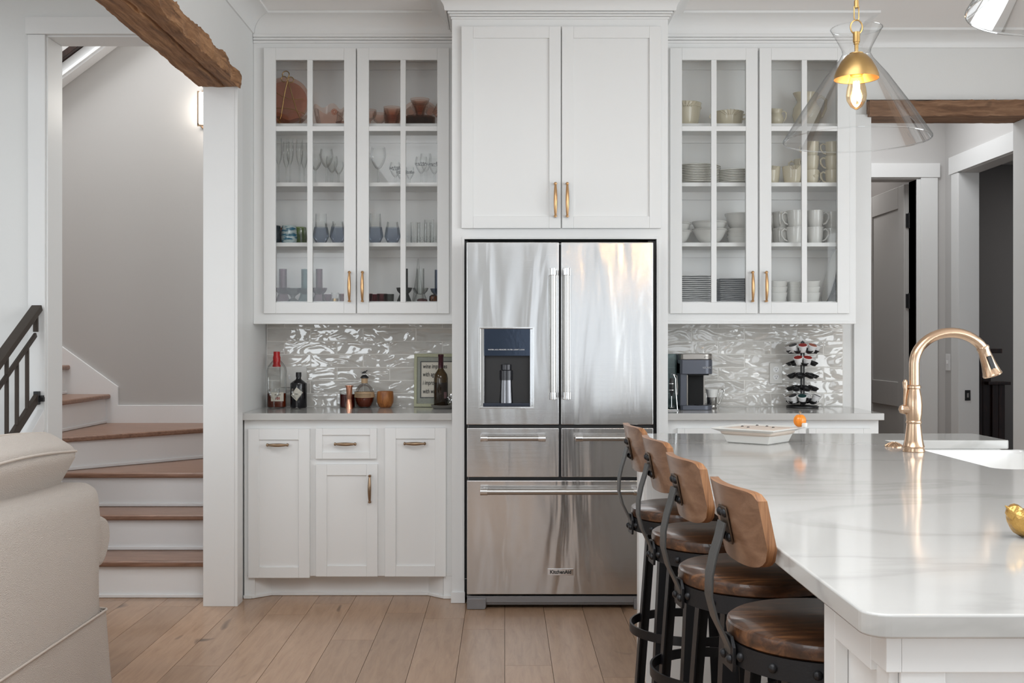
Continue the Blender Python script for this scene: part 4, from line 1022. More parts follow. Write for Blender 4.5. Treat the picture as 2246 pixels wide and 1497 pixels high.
for i, (y0, y1, lab) in enumerate(((2.98, 4.10, 'loose oatmeal back cushion at the far end of the sofa'), (1.95, 2.96, 'loose oatmeal back cushion at near end of the sofa'))):
    cu = thing('back_cushion', lab, 'cushion', (-1.59, (y0 + y1) / 2, .885), group='sofa back cushions'); cu.rotation_euler = (0, R(30), 0)
    hl = (y1 - y0) / 2
    b_ = MB().soft(-.145, 0, -hl, hl, -.50, 0, .028, 16, .018)
    b_.v = [(x, y, z + .022 * cos(y / hl * pi / 2) * (z > -.2)) for x, y, z in b_.v]
    b_.build('cover', FABRIC, cu, smooth=80)
    for xx in (-.006, -.139):
        MB().tube([(xx, -hl + .02 + (2 * hl - .04) * k / 30, -.004 + .020 * cos((-1 + 2 * k / 30) * pi / 2) + .010 * cos((-1 + 2 * k / 30) * pi / 2)) for k in range(31)], .0045, 8).build('piping', SEAMF, cu, smooth=80)
        MB().tube([(xx, hl - .006, -.03 - .44 * k / 10) for k in range(11)], .0045, 8).build('piping', SEAMF, cu, smooth=80)
# dark wooden post in the dim room beyond
nw = thing('plank_headboard', 'dark wooden stepped plank furniture seen through the right doorway', 'furniture', (3.5, 7.9, 0), world=True)
def rx(x, d=7.9): return px(x, d)
for i in range(3):
    MB().box(rx(2120 + i * 18), rx(2137.6 + i * 18), 7.9, 7.93, 0.0, pz(773, 7.9)).build('plank', DARKW, nw, bevel=0.003)
for i in range(2):
    MB().box(rx(2174 + i * 14), rx(2187.6 + i * 14), 7.88, 7.91, 0.0, pz(842, 7.9)).build('plank', DARKW, nw, bevel=0.003)
MB().box(rx(2110), rx(2193), 7.86, 7.95, pz(774, 7.9), pz(764, 7.9)).build('cap', DARKW, nw, bevel=0.003)
MB().box(rx(2160), rx(2209), 7.84, 7.95, pz(843, 7.9), pz(836, 7.9)).build('cap', DARKW, nw, bevel=0.003)
# ================================================================== SMALL THINGS
def single(name, mb, mat, label, cat, loc, rz=0, group=None, smooth=40, bevel=0):
    o = mb.build(name, mat, loc=loc, rot=(0, 0, rz), smooth=smooth, bevel=bevel) if isinstance(mb, MB) else put(name, mb, loc=loc, rot=(0, 0, rz))
    return tag(o, label, cat, group)
# ---- electrical plates on the tiles
def outlet(name, label, x, z, gangs, kind):
    w = .036 if gangs == 1 else .073
    t = thing(name, label, 'outlet' if kind else 'switch plate', (x, YB - .0115, z))
    MB().box(-w, w, -.006, 0, -.058, .058).build('plate', OUTP, t, bevel=.003)
    for zz in (-.021, .021):
        if kind:
            MB().lathe([(0, 0), (.0165, 0), (.0165, .002), (0, .002)], n=24, M=Matrix.Translation((0, -.006, zz)) @ Matrix.Rotation(R(90), 4, 'X')).build('receptacle', PLASTIC, t)
            MB().box(-.0068, -.0052, -.0086, -.0078, zz, zz + .008).box(.0052, .0068, -.0086, -.0078, zz, zz + .008).cyl((0, -.0086, zz - .0065), (0, -.0078, zz - .0065), .0024, 10).build('slots', BLACK, t)
    if not kind:
        for xx in (-.023, .023):
            MB().box(xx - .005, xx + .005, -.009, -.006, -.012, .012).box(xx - .003, xx + .003, -.019, -.008, -.001, .006).build('toggle', PLASTIC, t, bevel=.001)
outlet('wall_outlet', 'white double outlet on the tiles left of the pod carousel', px(1700.5, YB), pz(818, YB), 1, True)
outlet('switch_plate', 'wide white switch plate on the tiles behind the black bottle', px(645, YB), pz(826, YB), 2, False)

# ---- bar counter, left
def at(x, d): return px(x, d)
z = CT
b = thing('whiskey_bottle', 'large clear whiskey bottle with red wax top at the counter end', 'bottle', (px(607, 5.93), 5.93, z))
MB().lathe([(0, 0), (.047, .001), (.052, .006), (.052, .145), (.0535, .20), (.050, .218), (.035, .242), (.0165, .262), (.015, .29), (0, .29)], n=40, sy=.7).build('glass_body', GLASSC, b)
MB().lathe([(0, .004), (.048, .005), (.049, .01), (.049, .079), (0, .079)], n=40, sy=.7).build('whiskey', LIQ, b)
MB().lathe([(.0225, .222), (.0225, .231), (.019, .236), (.0205, .264), (.0205, .275), (.0175, .282), (.0175, .300), (.016, .304), (0, .304)], n=28).build('wax_cap', RED, b)
lb_ = MB(); n = 14; vs = []
for i in range(n + 1):
    a = R(-112 + 62 * i / n + 0); vs += [(.053 * cos(a) + .012, .0375 * sin(a), .038), (.053 * cos(a) + .012, .0375 * sin(a), .084)]
# front label follows the glass
vs = []
for i in range(n + 1):
    x = -.024 + .066 * i / n; y = -.7 * math.sqrt(max(.0535 ** 2 - x * x, 0)) - .0006; vs += [(x, y, .037), (x, y, .085)]
pl_ = lb_.add(vs, [(2 * i, 2 * i + 2, 2 * i + 3, 2 * i + 1) for i in range(n)]).build('label', PAPER, b)
lettering('1O1'.replace('O', '0'), .019, INKR, (.013, -.0395, .052), pl_, bold=.0006)
lettering('PROOF', .010, INK, (.013, -.0395, .071), pl_)
g = thing('gin_bottle', 'squat black apothecary bottle beside the whiskey bottle', 'bottle', (px(655, 5.93), 5.93, z))
MB().lathe([(0, 0), (.042, .001), (.0445, .005), (.0445, .128), (.043, .134), (.016, .153), (.0135, .158), (.0135, .172), (0, .172)], n=36).build('body', BLACKG, g)
MB().lathe([(.0152, .168), (.0152, .190), (.0140, .192), (0, .192)], n=24).build('cap', BLACK, g)
vs = []; n = 12
for i in range(n + 1):
    u = -1 + 2 * i / n; x = u * .032 - .003; y = -math.sqrt(.0452 ** 2 - x * x); hh = .036 * (1 - abs(u))
    vs += [(x, y, .075 - hh + u * .008), (x, y, .077 + hh + u * .008)]
gl_ = MB().add(vs, [(2 * i, 2 * i + 2, 2 * i + 3, 2 * i + 1) for i in range(n)]).build('label', PAPER, g)
lettering('GIN', .009, INK, (-.003, -.0462, .076), gl_)
def stem_glass(rb, rt, hb, hs, foot, n=28, lean=.0):
    """wine glass: foot, thin stem, bowl"""
    p = [(0, .001), (foot, .001), (foot, .003), (foot * .35, .006), (.0045, .011), (.0034, hs * .5), (.0045, hs - .004), (rb * .35, hs + .002)]
    for i in range(1, 9):
        t = i / 8; r = rb * sin(min(1.0, .25 + t * 1.15) * pi / 2) if t < .65 else rb + (rt - rb) * ((t - .65) / .35) ** 1.3
        p.append((r, hs + .002 + hb * t))
    return MB().lathe(p, n=n)
cm = stem_glass(.0285, .0275, .052, .055, .029).mesh('liqueur_glass', GLASSC)
for xx, lb in ((601, 'tiny stemmed liqueur glass in front of the whiskey bottle'), (651, 'tiny stemmed liqueur glass in front of the black bottle')):
    single('liqueur_glass', cm, None, lb, 'glass', (px(xx, 5.80), 5.80, z), group='liqueur glasses on the bar counter')
tg = thing('rocks_glass', 'dark red filled tumbler behind the copper jigger', 'glass', (px(762, 5.95), 5.95, z))
MB().lathe([(0, 0), (.040, 0), (.042, .004), (.042, .092)], n=32).build('glass_body', GLASSC, tg)
MB().lathe([(0, .003), (.0395, .004), (.0395, .073), (0, .073)], n=32).build('contents', LIQR, tg)
single('jigger', MB().lathe([(0, 0), (.0205, 0), (.0195, .004), (.0125, .050), (.011, .052), (.0125, .054), (.0175, .118), (.0235, .121), (.0235, .124), (.020, .124), (.0165, .117), (.010, .06), (0, .058)], n=32), COPPER,
       'copper double ended jigger on the bar counter', 'jigger', (px(766, 5.84), 5.84, z))
d_ = thing('bourbon_decanter', 'round bourbon bottle with horse stopper beside the copper jigger', 'bottle', (px(799.5, 5.94), 5.94, z))
MB().lathe([(0, 0), (.032, 0), (.038, .006), (.050, .035), (.0535, .058), (.052, .080), (.044, .105), (.030, .122), (.018, .130), (.016, .135), (.016, .150), (0, .150)], n=40).build('glass_body', GLASSC, d_)
MB().lathe([(0, .006), (.030, .006), (.036, .012), (.047, .037), (.0505, .058), (.0505, .062), (0, .062)], n=40).build('bourbon', LIQ, d_)
bl = MB().lathe([(.0548, .056), (.0552, .062), (.0530, .084), (.0515, .086)], n=40).build('label', TANL, d_)
for k in range(3):
    vs = []
    for i in range(9):
        x = -.040 + .08 * i / 8; vs += [(x, -math.sqrt(.0560 ** 2 - x * x), .063 + k * .006), (x, -math.sqrt(.0560 ** 2 - x * x), .0645 + k * .006)]
    MB().add(vs, [(2 * i, 2 * i + 2, 2 * i + 3, 2 * i + 1) for i in range(8)]).build('print_line', INK, bl)
MB().lathe([(.0172, .133), (.0178, .160), (.0150, .164), (0, .164)], n=28).build('neck_band', TANL, d_)
MB().lathe([(0, .160), (.0225, .160), (.0225, .165), (.015, .174), (.009, .178), (0, .179)], n=28).build('stopper', BLACK, d_)
hr = MB()   # small galloping horse: one continuous body
hr.tube([(-.012, 0, .190), (-.004, 0, .192), (.004, 0, .1925), (.009, 0, .198), (.0135, 0, .2015), (.018, 0, .199)], [.0026, .0042, .0042, .003, .0024, .0014], 8)
for a_, b_, c_ in ((( .004, .191), (.010, .186), (.015, .187)), ((-.008, .190), (-.012, .185), (-.018, .187)), ((.002, .190), (.001, .184), (.004, .179)), ((-.006, .190), (-.005, .184), (-.009, .180))):
    hr.tube([(a_[0], 0, a_[1]), (b_[0], .001, b_[1]), (c_[0], .001, c_[1])], [.0024, .0016, .001], 6)
hr.tube([(-.012, 0, .192), (-.017, 0, .194), (-.021, 0, .190)], [.0014, .0012, .0006], 6).lathe([(0, .186), (.004, .188), (.0035, .197), (0, .2)], (0, 0, 0), 8)
hr.build('horse_figure', BLACK, d_)
single('wooden_cup', MB().lathe([(0, 0), (.026, 0), (.034, .006), (.044, .028), (.0455, .055), (.0435, .084), (.042, .089), (.039, .088), (.041, .055), (.030, .012), (0, .010)], n=40), CUPW,
       'turned wooden tumbler right of the bourbon bottle', 'cup', (px(845, 5.94), 5.94, z))
# framed sign leaning on the tiles
sg = thing('framed_sign', 'green painted framed sign with handwritten black words', 'sign', (px(960, 6.02), 5.985, z + .001)); sg.rotation_euler = (R(-6), 0, 0)
xw = .128; hh = .292
MB().hole(-xw, xw, 0, hh, -xw + .016, xw - .016, .018, hh - .018, -.008, .008).build('frame', SAGE, sg, bevel=.002)
MB().hole(-xw + .014, xw - .014, .016, hh - .016, -xw + .037, xw - .037, .052, hh - .044, -.002, .004).build('mat_board', SAGE2, sg, bevel=.002)
MB().hole(-xw + .034, xw - .034, .049, hh - .041, -xw + .0385, xw - .0385, .0535, hh - .0455, -.004, .003).build('dark_liner', BLACK, sg)
pp = MB().box(-xw + .034, xw - .034, 0, .004, .05, hh - .042).build('paper', PAPER, sg)
for k, (s_, zz) in enumerate((('wine improves', .222), ('with age', .178), ('i improve', .132), ('with wine', .085))):
    lettering(s_, .034, INK, (-.081, -.0008, zz), pp, shear=.15, align='LEFT', sx=.62 if k else .66, bold=.0004)
tr_ = thing('tray', 'small round pewter tray under the wine bottle', 'tray', (px(975, 5.86), 5.86, z))
MB().lathe([(0, 0), (.058, 0), (.064, .004), (.074, .020), (.072, .021), (.062, .007), (0, .004)], n=48).build('dish', PEWTER, tr_)
wn = thing('wine_bottle', 'dark wine bottle standing on the pewter tray', 'bottle', (px(967, 5.87), 5.87, z + .0045))
MB().lathe([(0, 0), (.036, 0), (.0375, .004), (.0375, .135), (0, .135)], n=40).build('wine_filled_body', WINEG, wn)
MB().lathe([(.0375, .135), (.0375, .158), (.034, .178), (.022, .196), (.0145, .208), (.0138, .216)], n=40).build('shoulder', OLIVE, wn)
MB().lathe([(.0142, .208), (.0142, .272), (.0152, .274), (.0152, .284), (.013, .286), (0, .286)], n=28).build('foil', pr('burgundy_foil', (.045, .008, .014), .25, .3), wn)
vs = []
for i in range(7):
    a = R(-62 + 30 * i / 6); vs += [(.0381 * cos(a), .0381 * sin(a), .05), (.0381 * cos(a), .0381 * sin(a), .085)]
MB().add(vs, [(2 * i, 2 * i + 2, 2 * i + 3, 2 * i + 1) for i in range(6)]).build('back_label', pr('mauve_label', (.16, .09, .09), .6), wn)
cs = MB(); rnd = random.Random(2)
for k in range(26):
    a = rnd.uniform(0, 2 * pi); r_ = rnd.uniform(.002, .012); zz = rnd.uniform(.004, .055)
    M = Matrix.Translation((r_ * cos(a), r_ * sin(a), zz)) @ Matrix.Rotation(rnd.uniform(0, 3), 4, 'X')
    cs.lathe([(0, -.006), (.006, 0), (0, .006)], n=5, M=M)
single('bottle_stopper', cs, CHROME, 'sparkling jewelled bottle stopper beside the wine bottle', 'bottle stopper', (px(988, 5.86), 5.86, z + .021), smooth=0)

# ---- coffee counter, right
cm_ = thing('coffee_maker', 'slate blue pod coffee maker beside the fridge tower', 'coffee maker', (px(1522, 5.80), 5.80, z))
s_ = F / 5.80
def q(x): return (x - 1522) / s_
def qz(y): return (893 - y) / s_ 
K = MB()
K.box(q(1488), q(1504), -.05, .115, 0.0, qz(790)).box(q(1504), q(1545), .03, .115, 0.0, qz(790)).box(q(1488), q(1547), .02, .115, qz(795), qz(772) + .001)
K.build('body', SLATE, cm_, bevel=.006)
hd = arc(q(1530), -.0, (q(1560) - q(1500)) / 2 , -90, 0, 10)
def dshape(xl, xr, y0, yb, r):
    return [(xl, yb), (xl, y0 + .01), (xl + .01, y0)] + [(xr - r + r * sin(R(a)), y0 + r - r * cos(R(a))) for a in range(0, 91, 9)] + [(xr, yb)]
hd = MB().prism(dshape(q(1488), q(1560), -.07, .06, .045), 'z', qz(815.5), qz(784)).build('brew_head', SLATE, cm_, bevel=.003)
MB().prism(dshape(q(1489.5), q(1559.5), -.069, .06, .045), 'z', qz(784), qz(771)).build('lid_band', SLATE2, cm_, bevel=.004)
lettering('KEURIG', .0125, INKG, (q(1545), -.0708, qz(801.5)), hd)
MB().tube([(q(1558), -.0702, qz(777)), (q(1541), -.0702, qz(777)), (q(1539.5), -.0702, qz(778.5)), (q(1541), -.0702, qz(780)), (q(1558), -.0702, qz(780))], .0012, 6).build('lid_handle', CHROME, cm_)
MB().box(q(1504), q(1543), .0, .034, qz(888), qz(815)).box(q(1506), q(1550), -.06, .03, qz(818), qz(815.3)).build('brew_niche', BLACKR, cm_)
MB().box(q(1542.5), q(1545.5), -.0, .034, qz(888), qz(818)).box(q(1503), q(1505), -.052, .03, qz(886), qz(817)).build('side_trim', SLATE2, cm_)
MB().prism(dshape(q(1488), q(1559), -.085, .115, .05), 'z', 0, qz(883)).build('base', SLATE, cm_, bevel=.003)
MB().lathe([(0, qz(883)), (.035, qz(883)), (.035, qz(883) + .002), (0, qz(883) + .002)], (q(1535), -.02, 0), 28).build('drip_plate', BLACKG, cm_)
MB().box(q(1466), q(1486), .03, .11, .0, qz(772)).build('water_tank', GLASSTE, cm_, bevel=.004)
# teacup in pewter holder
tcp = thing('pewter_mug', 'white cup in a pewter holder with curled handle', 'cup', (px(1561.5, 5.88), 5.88, z))
MB().lathe([(0, .0), (.026, 0), (.0275, .004), (.0235, .010), (.0245, .02), (.0265, .024), (.0275, .055), (.0285, .060), (.026, .060), (.024, .02), (0, .018)], n=36).build('holder', PEWTER, tcp)
MB().lathe([(0, .03), (.024, .04), (.026, .062), (.0335, .103), (.0325, .103), (.024, .06), (0, .045)], n=36).build('cup_liner', WHITEC, tcp)
MB().tube([(.026, 0, .028), (.034, 0, .022), (.042, 0, .03), (.050, 0, .05), (.062, 0, .075), (.066, 0, .092), (.060, 0, .104), (.048, 0, .104), (.040, 0, .094), (.036, 0, .07), (.031, 0, .058)], [.003, .004, .003, .0035, .0045, .005, .0045, .0035, .0035, .003, .002], 8).build('handle', PEWTER, tcp)
# frother in wire stand
ft = thing('milk_frother', 'black handheld frother hanging in a chrome wire stand', 'frother', (px(1473, 5.68), 5.68, z))
MB().lathe([(0, .075), (.004, .076), (.009, .092), (.0125, .102), (.0135, .135), (.0120, .160), (.008, .168), (0, .169)], n=24).build('grip', BLACK, ft)
for zz in (.105, .138): MB().lathe([(.0135, zz), (.0145, zz + .001), (.0145, zz + .003), (.0135, zz + .004)], n=24).build('chrome_band', CHROME, ft)
MB().cyl((0, 0, .018), (0, 0, .076), .0012, 8).tube([(.009 * cos(a), .009 * sin(a), .016) for a in [2 * pi * i / 20 for i in range(20)]], .0014, 6, closed=True).build('whisk', CHROME, ft)
MB().tube([(.030, -.002, .003), (.022, 0, .10), (.020, 0, .165), (.010, 0, .187), (0, 0, .190), (.012, .02, .188), (.030, .02, .180), (.034, .02, .12), (.033, .02, .08)], .0026, 8).tube([(-.02, -.02, .003), (.032, -.02, .003), (.034, .02, .003), (-.02, .022, .003)], .0026, 8, closed=True).build('wire_stand', CHROME, ft)

# pod carousel
pc = thing('pod_carousel', 'black five tier coffee pod carousel on the coffee counter', 'pod rack', (px(1760, 5.93), 5.93, z))
MB().lathe([(0, 0), (.082, 0), (.086, .003), (.086, .010), (.080, .013), (0, .014)], n=48).build('base', BLACK, pc)
MB().cyl((-.006, 0, .012), (-.006, 0, .345), .0055, 12).cyl((.008, 0, .012), (.008, 0, .345), .0045, 12).tube([(-.006, 0, .345), (-.004, 0, .355), (.001, 0, .359), (.006, 0, .355), (.008, 0, .345)], .005, 10).build('column', BLACK, pc)
NP = 7; TZ = [.030, .100, .168, .236, .302]
def ptrans(a, r, zz, tilt=R(33)):
    return Matrix.Translation((r * cos(a), r * sin(a), zz)) @ Matrix.Rotation(a, 4, 'Z') @ Matrix.Rotation(tilt, 4, 'Y')
for ti, tz in enumerate(TZ):
    m = MB().lathe([(.008, tz + .012), (.036, tz + .010), (.044, tz + .002), (.042, tz), (.008, tz + .006)], n=28)
    off = .35 * ti
    for k in range(NP):
        a = 2 * pi * k / NP + off; M = ptrans(a, .064, tz + .008, R(22))
        m.lathe([(.0205, -.003), (.0245, .002), (.0245, .006), (.0215, .006), (.0195, .0), (.0205, -.003)], n=18, M=M).lathe([(.0205, -.003), (.017, -.012), (.008, -.016)], n=10, M=M)
    m.build('tier', BLACK, pc)
podm = {}
def pod(tier, a_deg, lidmat, lab):
    a = R(a_deg); tz = TZ[tier]
    t = thing('coffee_pod', lab, 'coffee pod', (0, 0, 0), group='coffee pods on the carousel')
    t.matrix_world = Matrix.Translation(pc.location) @ ptrans(a, .064, tz + .008, R(24))
    if 'cup' not in podm:
        podm['cup'] = MB().lathe([(0, -.006), (.0165, -.006), (.0180, -.004), (.0220, .028), (.0260, .029), (.0260, .0318), (.0245, .0325), (0, .0325)], n=28).mesh('cup', PLASTIC)
    if lidmat not in podm: podm[lidmat] = MB().lathe([(0, .0336), (.0215, .0336), (.0225, .0326)], n=28).mesh('lid', lidmat)
    put('cup', podm['cup'], t); put('lid', podm[lidmat], t)
LR = pr('red_foil_lid', (.33, .03, .025), .4); LG = pr('dark_green_foil_lid', (.02, .06, .06), .4); LO = pr('rust_foil_lid', (.36, .10, .06), .4)
LK = pr('charcoal_foil_lid', (.05, .05, .055), .4); LT = pr('taupe_foil_lid', (.25, .21, .18), .4)
T_ = 'tier of the carousel'
for ti, ang, lm, lb in ((4, 188, LT, 'white coffee pod leaning furthest left on the top ' + T_), (4, 215, LK, 'grey lidded coffee pod second from left on the top ' + T_), (4, 256, LR, 'red lidded coffee pod left of centre on the top ' + T_),
                        (4, 299, LO, 'rust lidded coffee pod right of centre on the top ' + T_), (4, 340, LK, 'dark lidded coffee pod furthest right on the top ' + T_),
                        (3, 238, LR, 'left red lidded coffee pod on the second ' + T_), (3, 276, LR, 'right red lidded coffee pod on the second ' + T_),
                        (0, 186, LT, 'white coffee pod leaning furthest left on the bottom ' + T_), (0, 214, LK, 'charcoal lidded coffee pod left on the bottom ' + T_), (0, 254, LG, 'green lidded coffee pod at front of the bottom ' + T_),
                        (0, 60, LT, 'white coffee pod at the back of the bottom ' + T_), (0, 333, LK, 'coffee pod furthest right on the bottom ' + T_)):
    pod(ti, ang, lm, lb)

# ---- on the island
ds = thing('square_dish', 'square white flared dish with a cream candle filling', 'dish', (px(1662, 4.05), 4.05, IZ), rz=R(50))
def sq(h): return [(-h, -h), (h, -h), (h, h), (-h, h)]
vs, fs = [], []
lv = [(.078, 0), (.084, .003), (.098, .040), (.125, .052), (.127, .055), (.122, .0565), (.100, .047), (.092, .030)]
for h, zz in lv: vs += [(x, y, zz) for x, y in sq(h)]
for k in range(len(lv) - 1):
    for i in range(4): j = (i + 1) % 4; fs.append((k * 4 + i, k * 4 + j, (k + 1) * 4 + j, (k + 1) * 4 + i))
fs += [(3, 2, 1, 0), tuple((len(lv) - 1) * 4 + i for i in range(4))]
MB().add(vs, fs).build('bowl', WHITEC, ds, bevel=.003, smooth=0)
MB().soft(-.102, .102, -.102, .102, .030, .052, .012, 8, .004).build('wax', TERRA, ds)
for x_, y_ in ((-.05, .02), (-.02, .06), (.04, -.01), (0, -.055), (.06, .04)): MB().tube([(x_, y_, .050), (x_ + .012, y_ + .002, .0575), (x_ + .022, y_, .0565)], .0018, 6).build('wick', IRON2, ds)
pk = thing('pumpkin_charm', 'small orange ceramic pumpkin standing on the corner of the square dish', 'pumpkin', (px(1752, 4.05), 4.035, IZ + .0565))
m = MB(); vs, fs = [], []; nu, nv = 40, 14
for j in range(nv + 1):
    t = pi * j / nv
    for i in range(nu):
        a = 2 * pi * i / nu; rr2 = (.0225 * sin(t)) * (1 + .16 * abs(cos(4 * a)) - .10) ; vs.append((rr2 * cos(a), rr2 * sin(a), .0245 - .0245 * cos(t) * (1 - .1 * (sin(t) < .3))))
for j in range(nv):
    for i in range(nu): k = (i + 1) % nu; fs.append((j * nu + i, j * nu + k, (j + 1) * nu + k, (j + 1) * nu + i))
m.add(vs, fs).build('body', PUMP, pk)
MB().tube([(0, 0, .045), (.001, 0, .051), (-.003, 0, .055), (0, 0, .058), (.004, 0, .055), (.002, 0, .050)], .0014, 8).build('stem_loop', BRASSD, pk)
MB().lathe([(0, -.001), (.010, .001), (.011, .012), (.010, .0165), (0, .017)], (.012, -.019, .001), 20).build('white_tag', WHITEC, pk)
# gilded bird
bd_ = thing('bird_figurine', 'small gilded bird ornament on the island at the right edge', 'figurine', (.985, 2.075, IZ), rz=R(12))
body = MB(); secs = [(-.030, .041, .012, .014), (-.027, .040, .017, .019), (-.018, .034, .024, .026), (-.004, .028, .027, .028), (.012, .028, .025, .025), (.028, .032, .017, .016), (.042, .040, .010, .008), (.062, .050, .008, .003), (.074, .054, .005, .001)]
vs, fs = [], []; n = 20
for x, zc_, ry_, rz_ in secs: vs += [(x, ry_ * cos(2 * pi * i / n), zc_ + rz_ * sin(2 * pi * i / n)) for i in range(n)]
for k in range(len(secs) - 1):
    for i in range(n): j = (i + 1) % n; fs.append((k * n + i, (k + 1) * n + i, (k + 1) * n + j, k * n + j))
fs += [tuple(range(n)), tuple((len(secs) - 1) * n + i for i in range(n))[::-1]]
body.add(vs, fs); body.lathe([(0, -.017), (.011, -.013), (.0165, -.002), (.014, .009), (.007, .015), (0, .017)], (-.021, 0, .048), 20)
body.build('body', GOLDB, bd_, smooth=80)
MB().lathe([(.004, 0), (.002, .006), (0, .011)], n=10, M=Matrix.Translation((-.033, 0, .056)) @ Matrix.Rotation(R(-55), 4, 'Y')).build('beak', GOLDB, bd_)
for s in (-1, 1):
    w = [(.024, 0, .036), (.005, 0, .044), (-.010, 0, .038), (-.014, 0, .028), (.0, 0, .018), (.03, 0, .026), (.05, 0, .038)]
    MB().prism([(p[0], p[2]) for p in w], 'y', s * .022, s * .029).build('wing', GOLDB, bd_, bevel=.003)

# ================================================================== IN THE GLAZED CABINETS
G = 'in the left glazed cabinet'
z1, z2, z3, z4 = SHELF
# top shelf: pink pressed glass
pb = MB().lathe([(0, 0), (.05, 0), (.085, .010), (.118, .018), (.136, .020), (.1365, .022), (.117, .022), (.083, .014), (.05, .004), (0, .004)], n=64)
pt = thing('pink_platter', 'large round pink glass platter on a gold easel, top left shelf', 'platter', (px(622, 5.90), 5.90, z1 + .002))
o = pb.build('plate', GLASSPK, pt); o.rotation_euler = (R(80), 0, 0); o.location = (0, .045, .142)
o = MB().lathe([(0, .0005), (.112, .003), (.120, .0075)], n=48).build('well', pr('pink_pressed_glass_well', (.92, .74, .66), .25), pt); o.rotation_euler = (R(80), 0, 0); o.location = (0, .048, .142)
ea = MB()
def ez(xp, yp, off=-.035): s2 = F / 5.88; return ((xp - 622) / s2, off + .03 * 0, (271 - yp) / s2)
ea.tube([ez(631, 170), ez(624, 200), ez(617, 245), ez(612, 268)], .0032, 8).tube([ez(631, 170), ez(640, 200), ez(650, 235), ez(657, 250)], .0032, 8)
def ringpts(cx, cy, r, a0, a1): return [ez(cx + r * cos(R(a)), cy - r * sin(R(a))) for a in range(a0, a1, 20)]
ea.tube(ringpts(627, 157.5, 7.5, -60, 230), .0028, 8).tube(ringpts(623, 167.5, 6, -30, 300), .0028, 8).tube(ringpts(638, 169, 6, -120, 200), .0028, 8)
ea.tube([ez(605, 197), ez(618, 205), ez(635, 211), ez(650, 212), ez(666, 211)], .002, 8).tube([ez(605, 231), ez(620, 231), ez(640, 233), ez(655, 238), ez(669, 244)], .002, 8)
ea.tube([ez(612, 268), ez(612, 262, -.06), ez(616, 258, -.062)], .0028, 8).tube([ez(657, 250), ez(660, 262, -.05), ez(657, 268, -.06)], .0028, 8)
tag(ea.build('plate_easel', GOLD, loc=(px(622, 5.88), 5.915, z1 + .002)), 'gold wire easel with three scroll loops holding the pink platter', 'easel')
def ruffle(r0, r1, h, waves, amp, n=64, lv=9, foot=.5):
    vs, fs = [], []
    for j in range(lv + 1):
        t = j / lv; rr3 = r0 * foot + (r1 - r0 * foot) * (t ** .62)
        for i in range(n):
            a = 2 * pi * i / n; w = amp * t ** 2 * sin(waves * a + 1.1)
            vs.append(((rr3 + w * .35) * cos(a), (rr3 + w * .35) * sin(a), h * t + w * (t > .5)))
    for j in range(lv):
        for i in range(n): k = (i + 1) % n; fs.append((j * n + i, j * n + k, (j + 1) * n + k, (j + 1) * n + i))
    fs.append(tuple(range(n))[::-1]); return MB().add(vs, fs)
single('pink_bowl', ruffle(.06, .085, .048, 5, .007), GLASSPK, 'low pink ruffled glass bowl in front of the platter easel', 'bowl', (px(640, 5.84), 5.84, z1 + .002))
t = thing('pink_ruffled_bowl', 'tall pink ruffled glass bowl with flower relief, top shelf', 'bowl', (px(721, 5.90), 5.90, z1 + .002))
ruffle(.08, .082, .100, 5, .012, foot=.7).build('bowl', GLASSPK, t)
fw = MB()
for k in range(7):
    a = 2 * pi * k / 7; M = Matrix.Translation((.042 + .011 * cos(a), -.078, .066 + .011 * sin(a))) @ Matrix.Rotation(R(90), 4, 'X')
    fw.lathe([(0, -.004), (.008, -.001), (.007, .003), (0, .005)], n=12, M=M)
fw.tube([(.050, -.07, .06), (.066, -.06, .05), (.078, -.04, .044), (.082, -.03, .035), (.07, -.04, .03)], .003, 8).build('flower_relief', GLASSPK, t)
single('pink_saucer', MB().lathe([(0, 0), (.03, 0), (.048, .012), (.047, .013), (.03, .003), (0, .003)], n=40), GLASSPK, 'small pink glass saucer at the right end of the ruffled bowl', 'saucer', (px(756, 5.84), 5.84, z1 + .002))
sb = MB().lathe([(0, .001), (.026, .001), (.026, .004), (.007, .010), (.005, .022), (.012, .030), (.030, .045), (.036, .062), (.0355, .085)], n=32).mesh('pink_sherbet', GLASSPK)
for xx, yy, lb in ((811, 5.86, 'left pink footed sherbet glass on the top shelf'), (832, 5.95, 'right pink footed sherbet glass on the top shelf')):
    single('pink_sherbet', sb, None, lb, 'glass', (px(xx, yy), yy, z1 + .001), group='pink sherbet glasses')
tb = MB().lathe([(0, 0), (.030, 0), (.036, .006), (.046, .045), (.0465, .046)], n=36).mesh('pink_bowl', GLASSPK)
for k in range(6):
    single('pink_bowl', tb, None, '%s small pink bowl from the bottom in the nested pink bowl stack' % ORD[k], 'bowl', (px(860, 5.88), 5.88, z1 + .001 + k * .0115), group='nested pink bowls')
pp_ = MB().lathe([(0, 0), (.05, 0), (.065, .004), (.084, .0065), (.085, .0075), (.064, .0065), (0, .003)], n=48).mesh('pink_plate', GLASSPK)
for k in range(8):
    single('pink_plate', pp_, None, '%s pink glass plate from the bottom of the pink plate stack' % ORD[k], 'plate', (px(920, 5.90), 5.90, z1 + .0005 + k * .0064), group='stacked pink plates')
zt = z1 + .0005 + 8 * .0064 + .002
cc = MB().lathe([(0, 0), (.018, 0), (.019, .004), (.030, .030), (.043, .055), (.044, .056)], n=36).mesh('pink_cup', GLASSPK)
for k in range(4):
    single('pink_cup', cc, None, '%s pink glass cup from the bottom of the cups on the pink plates' % ORD[k], 'cup', (px(921, 5.90), 5.90, zt + k * .011), group='pink cups on the plates')
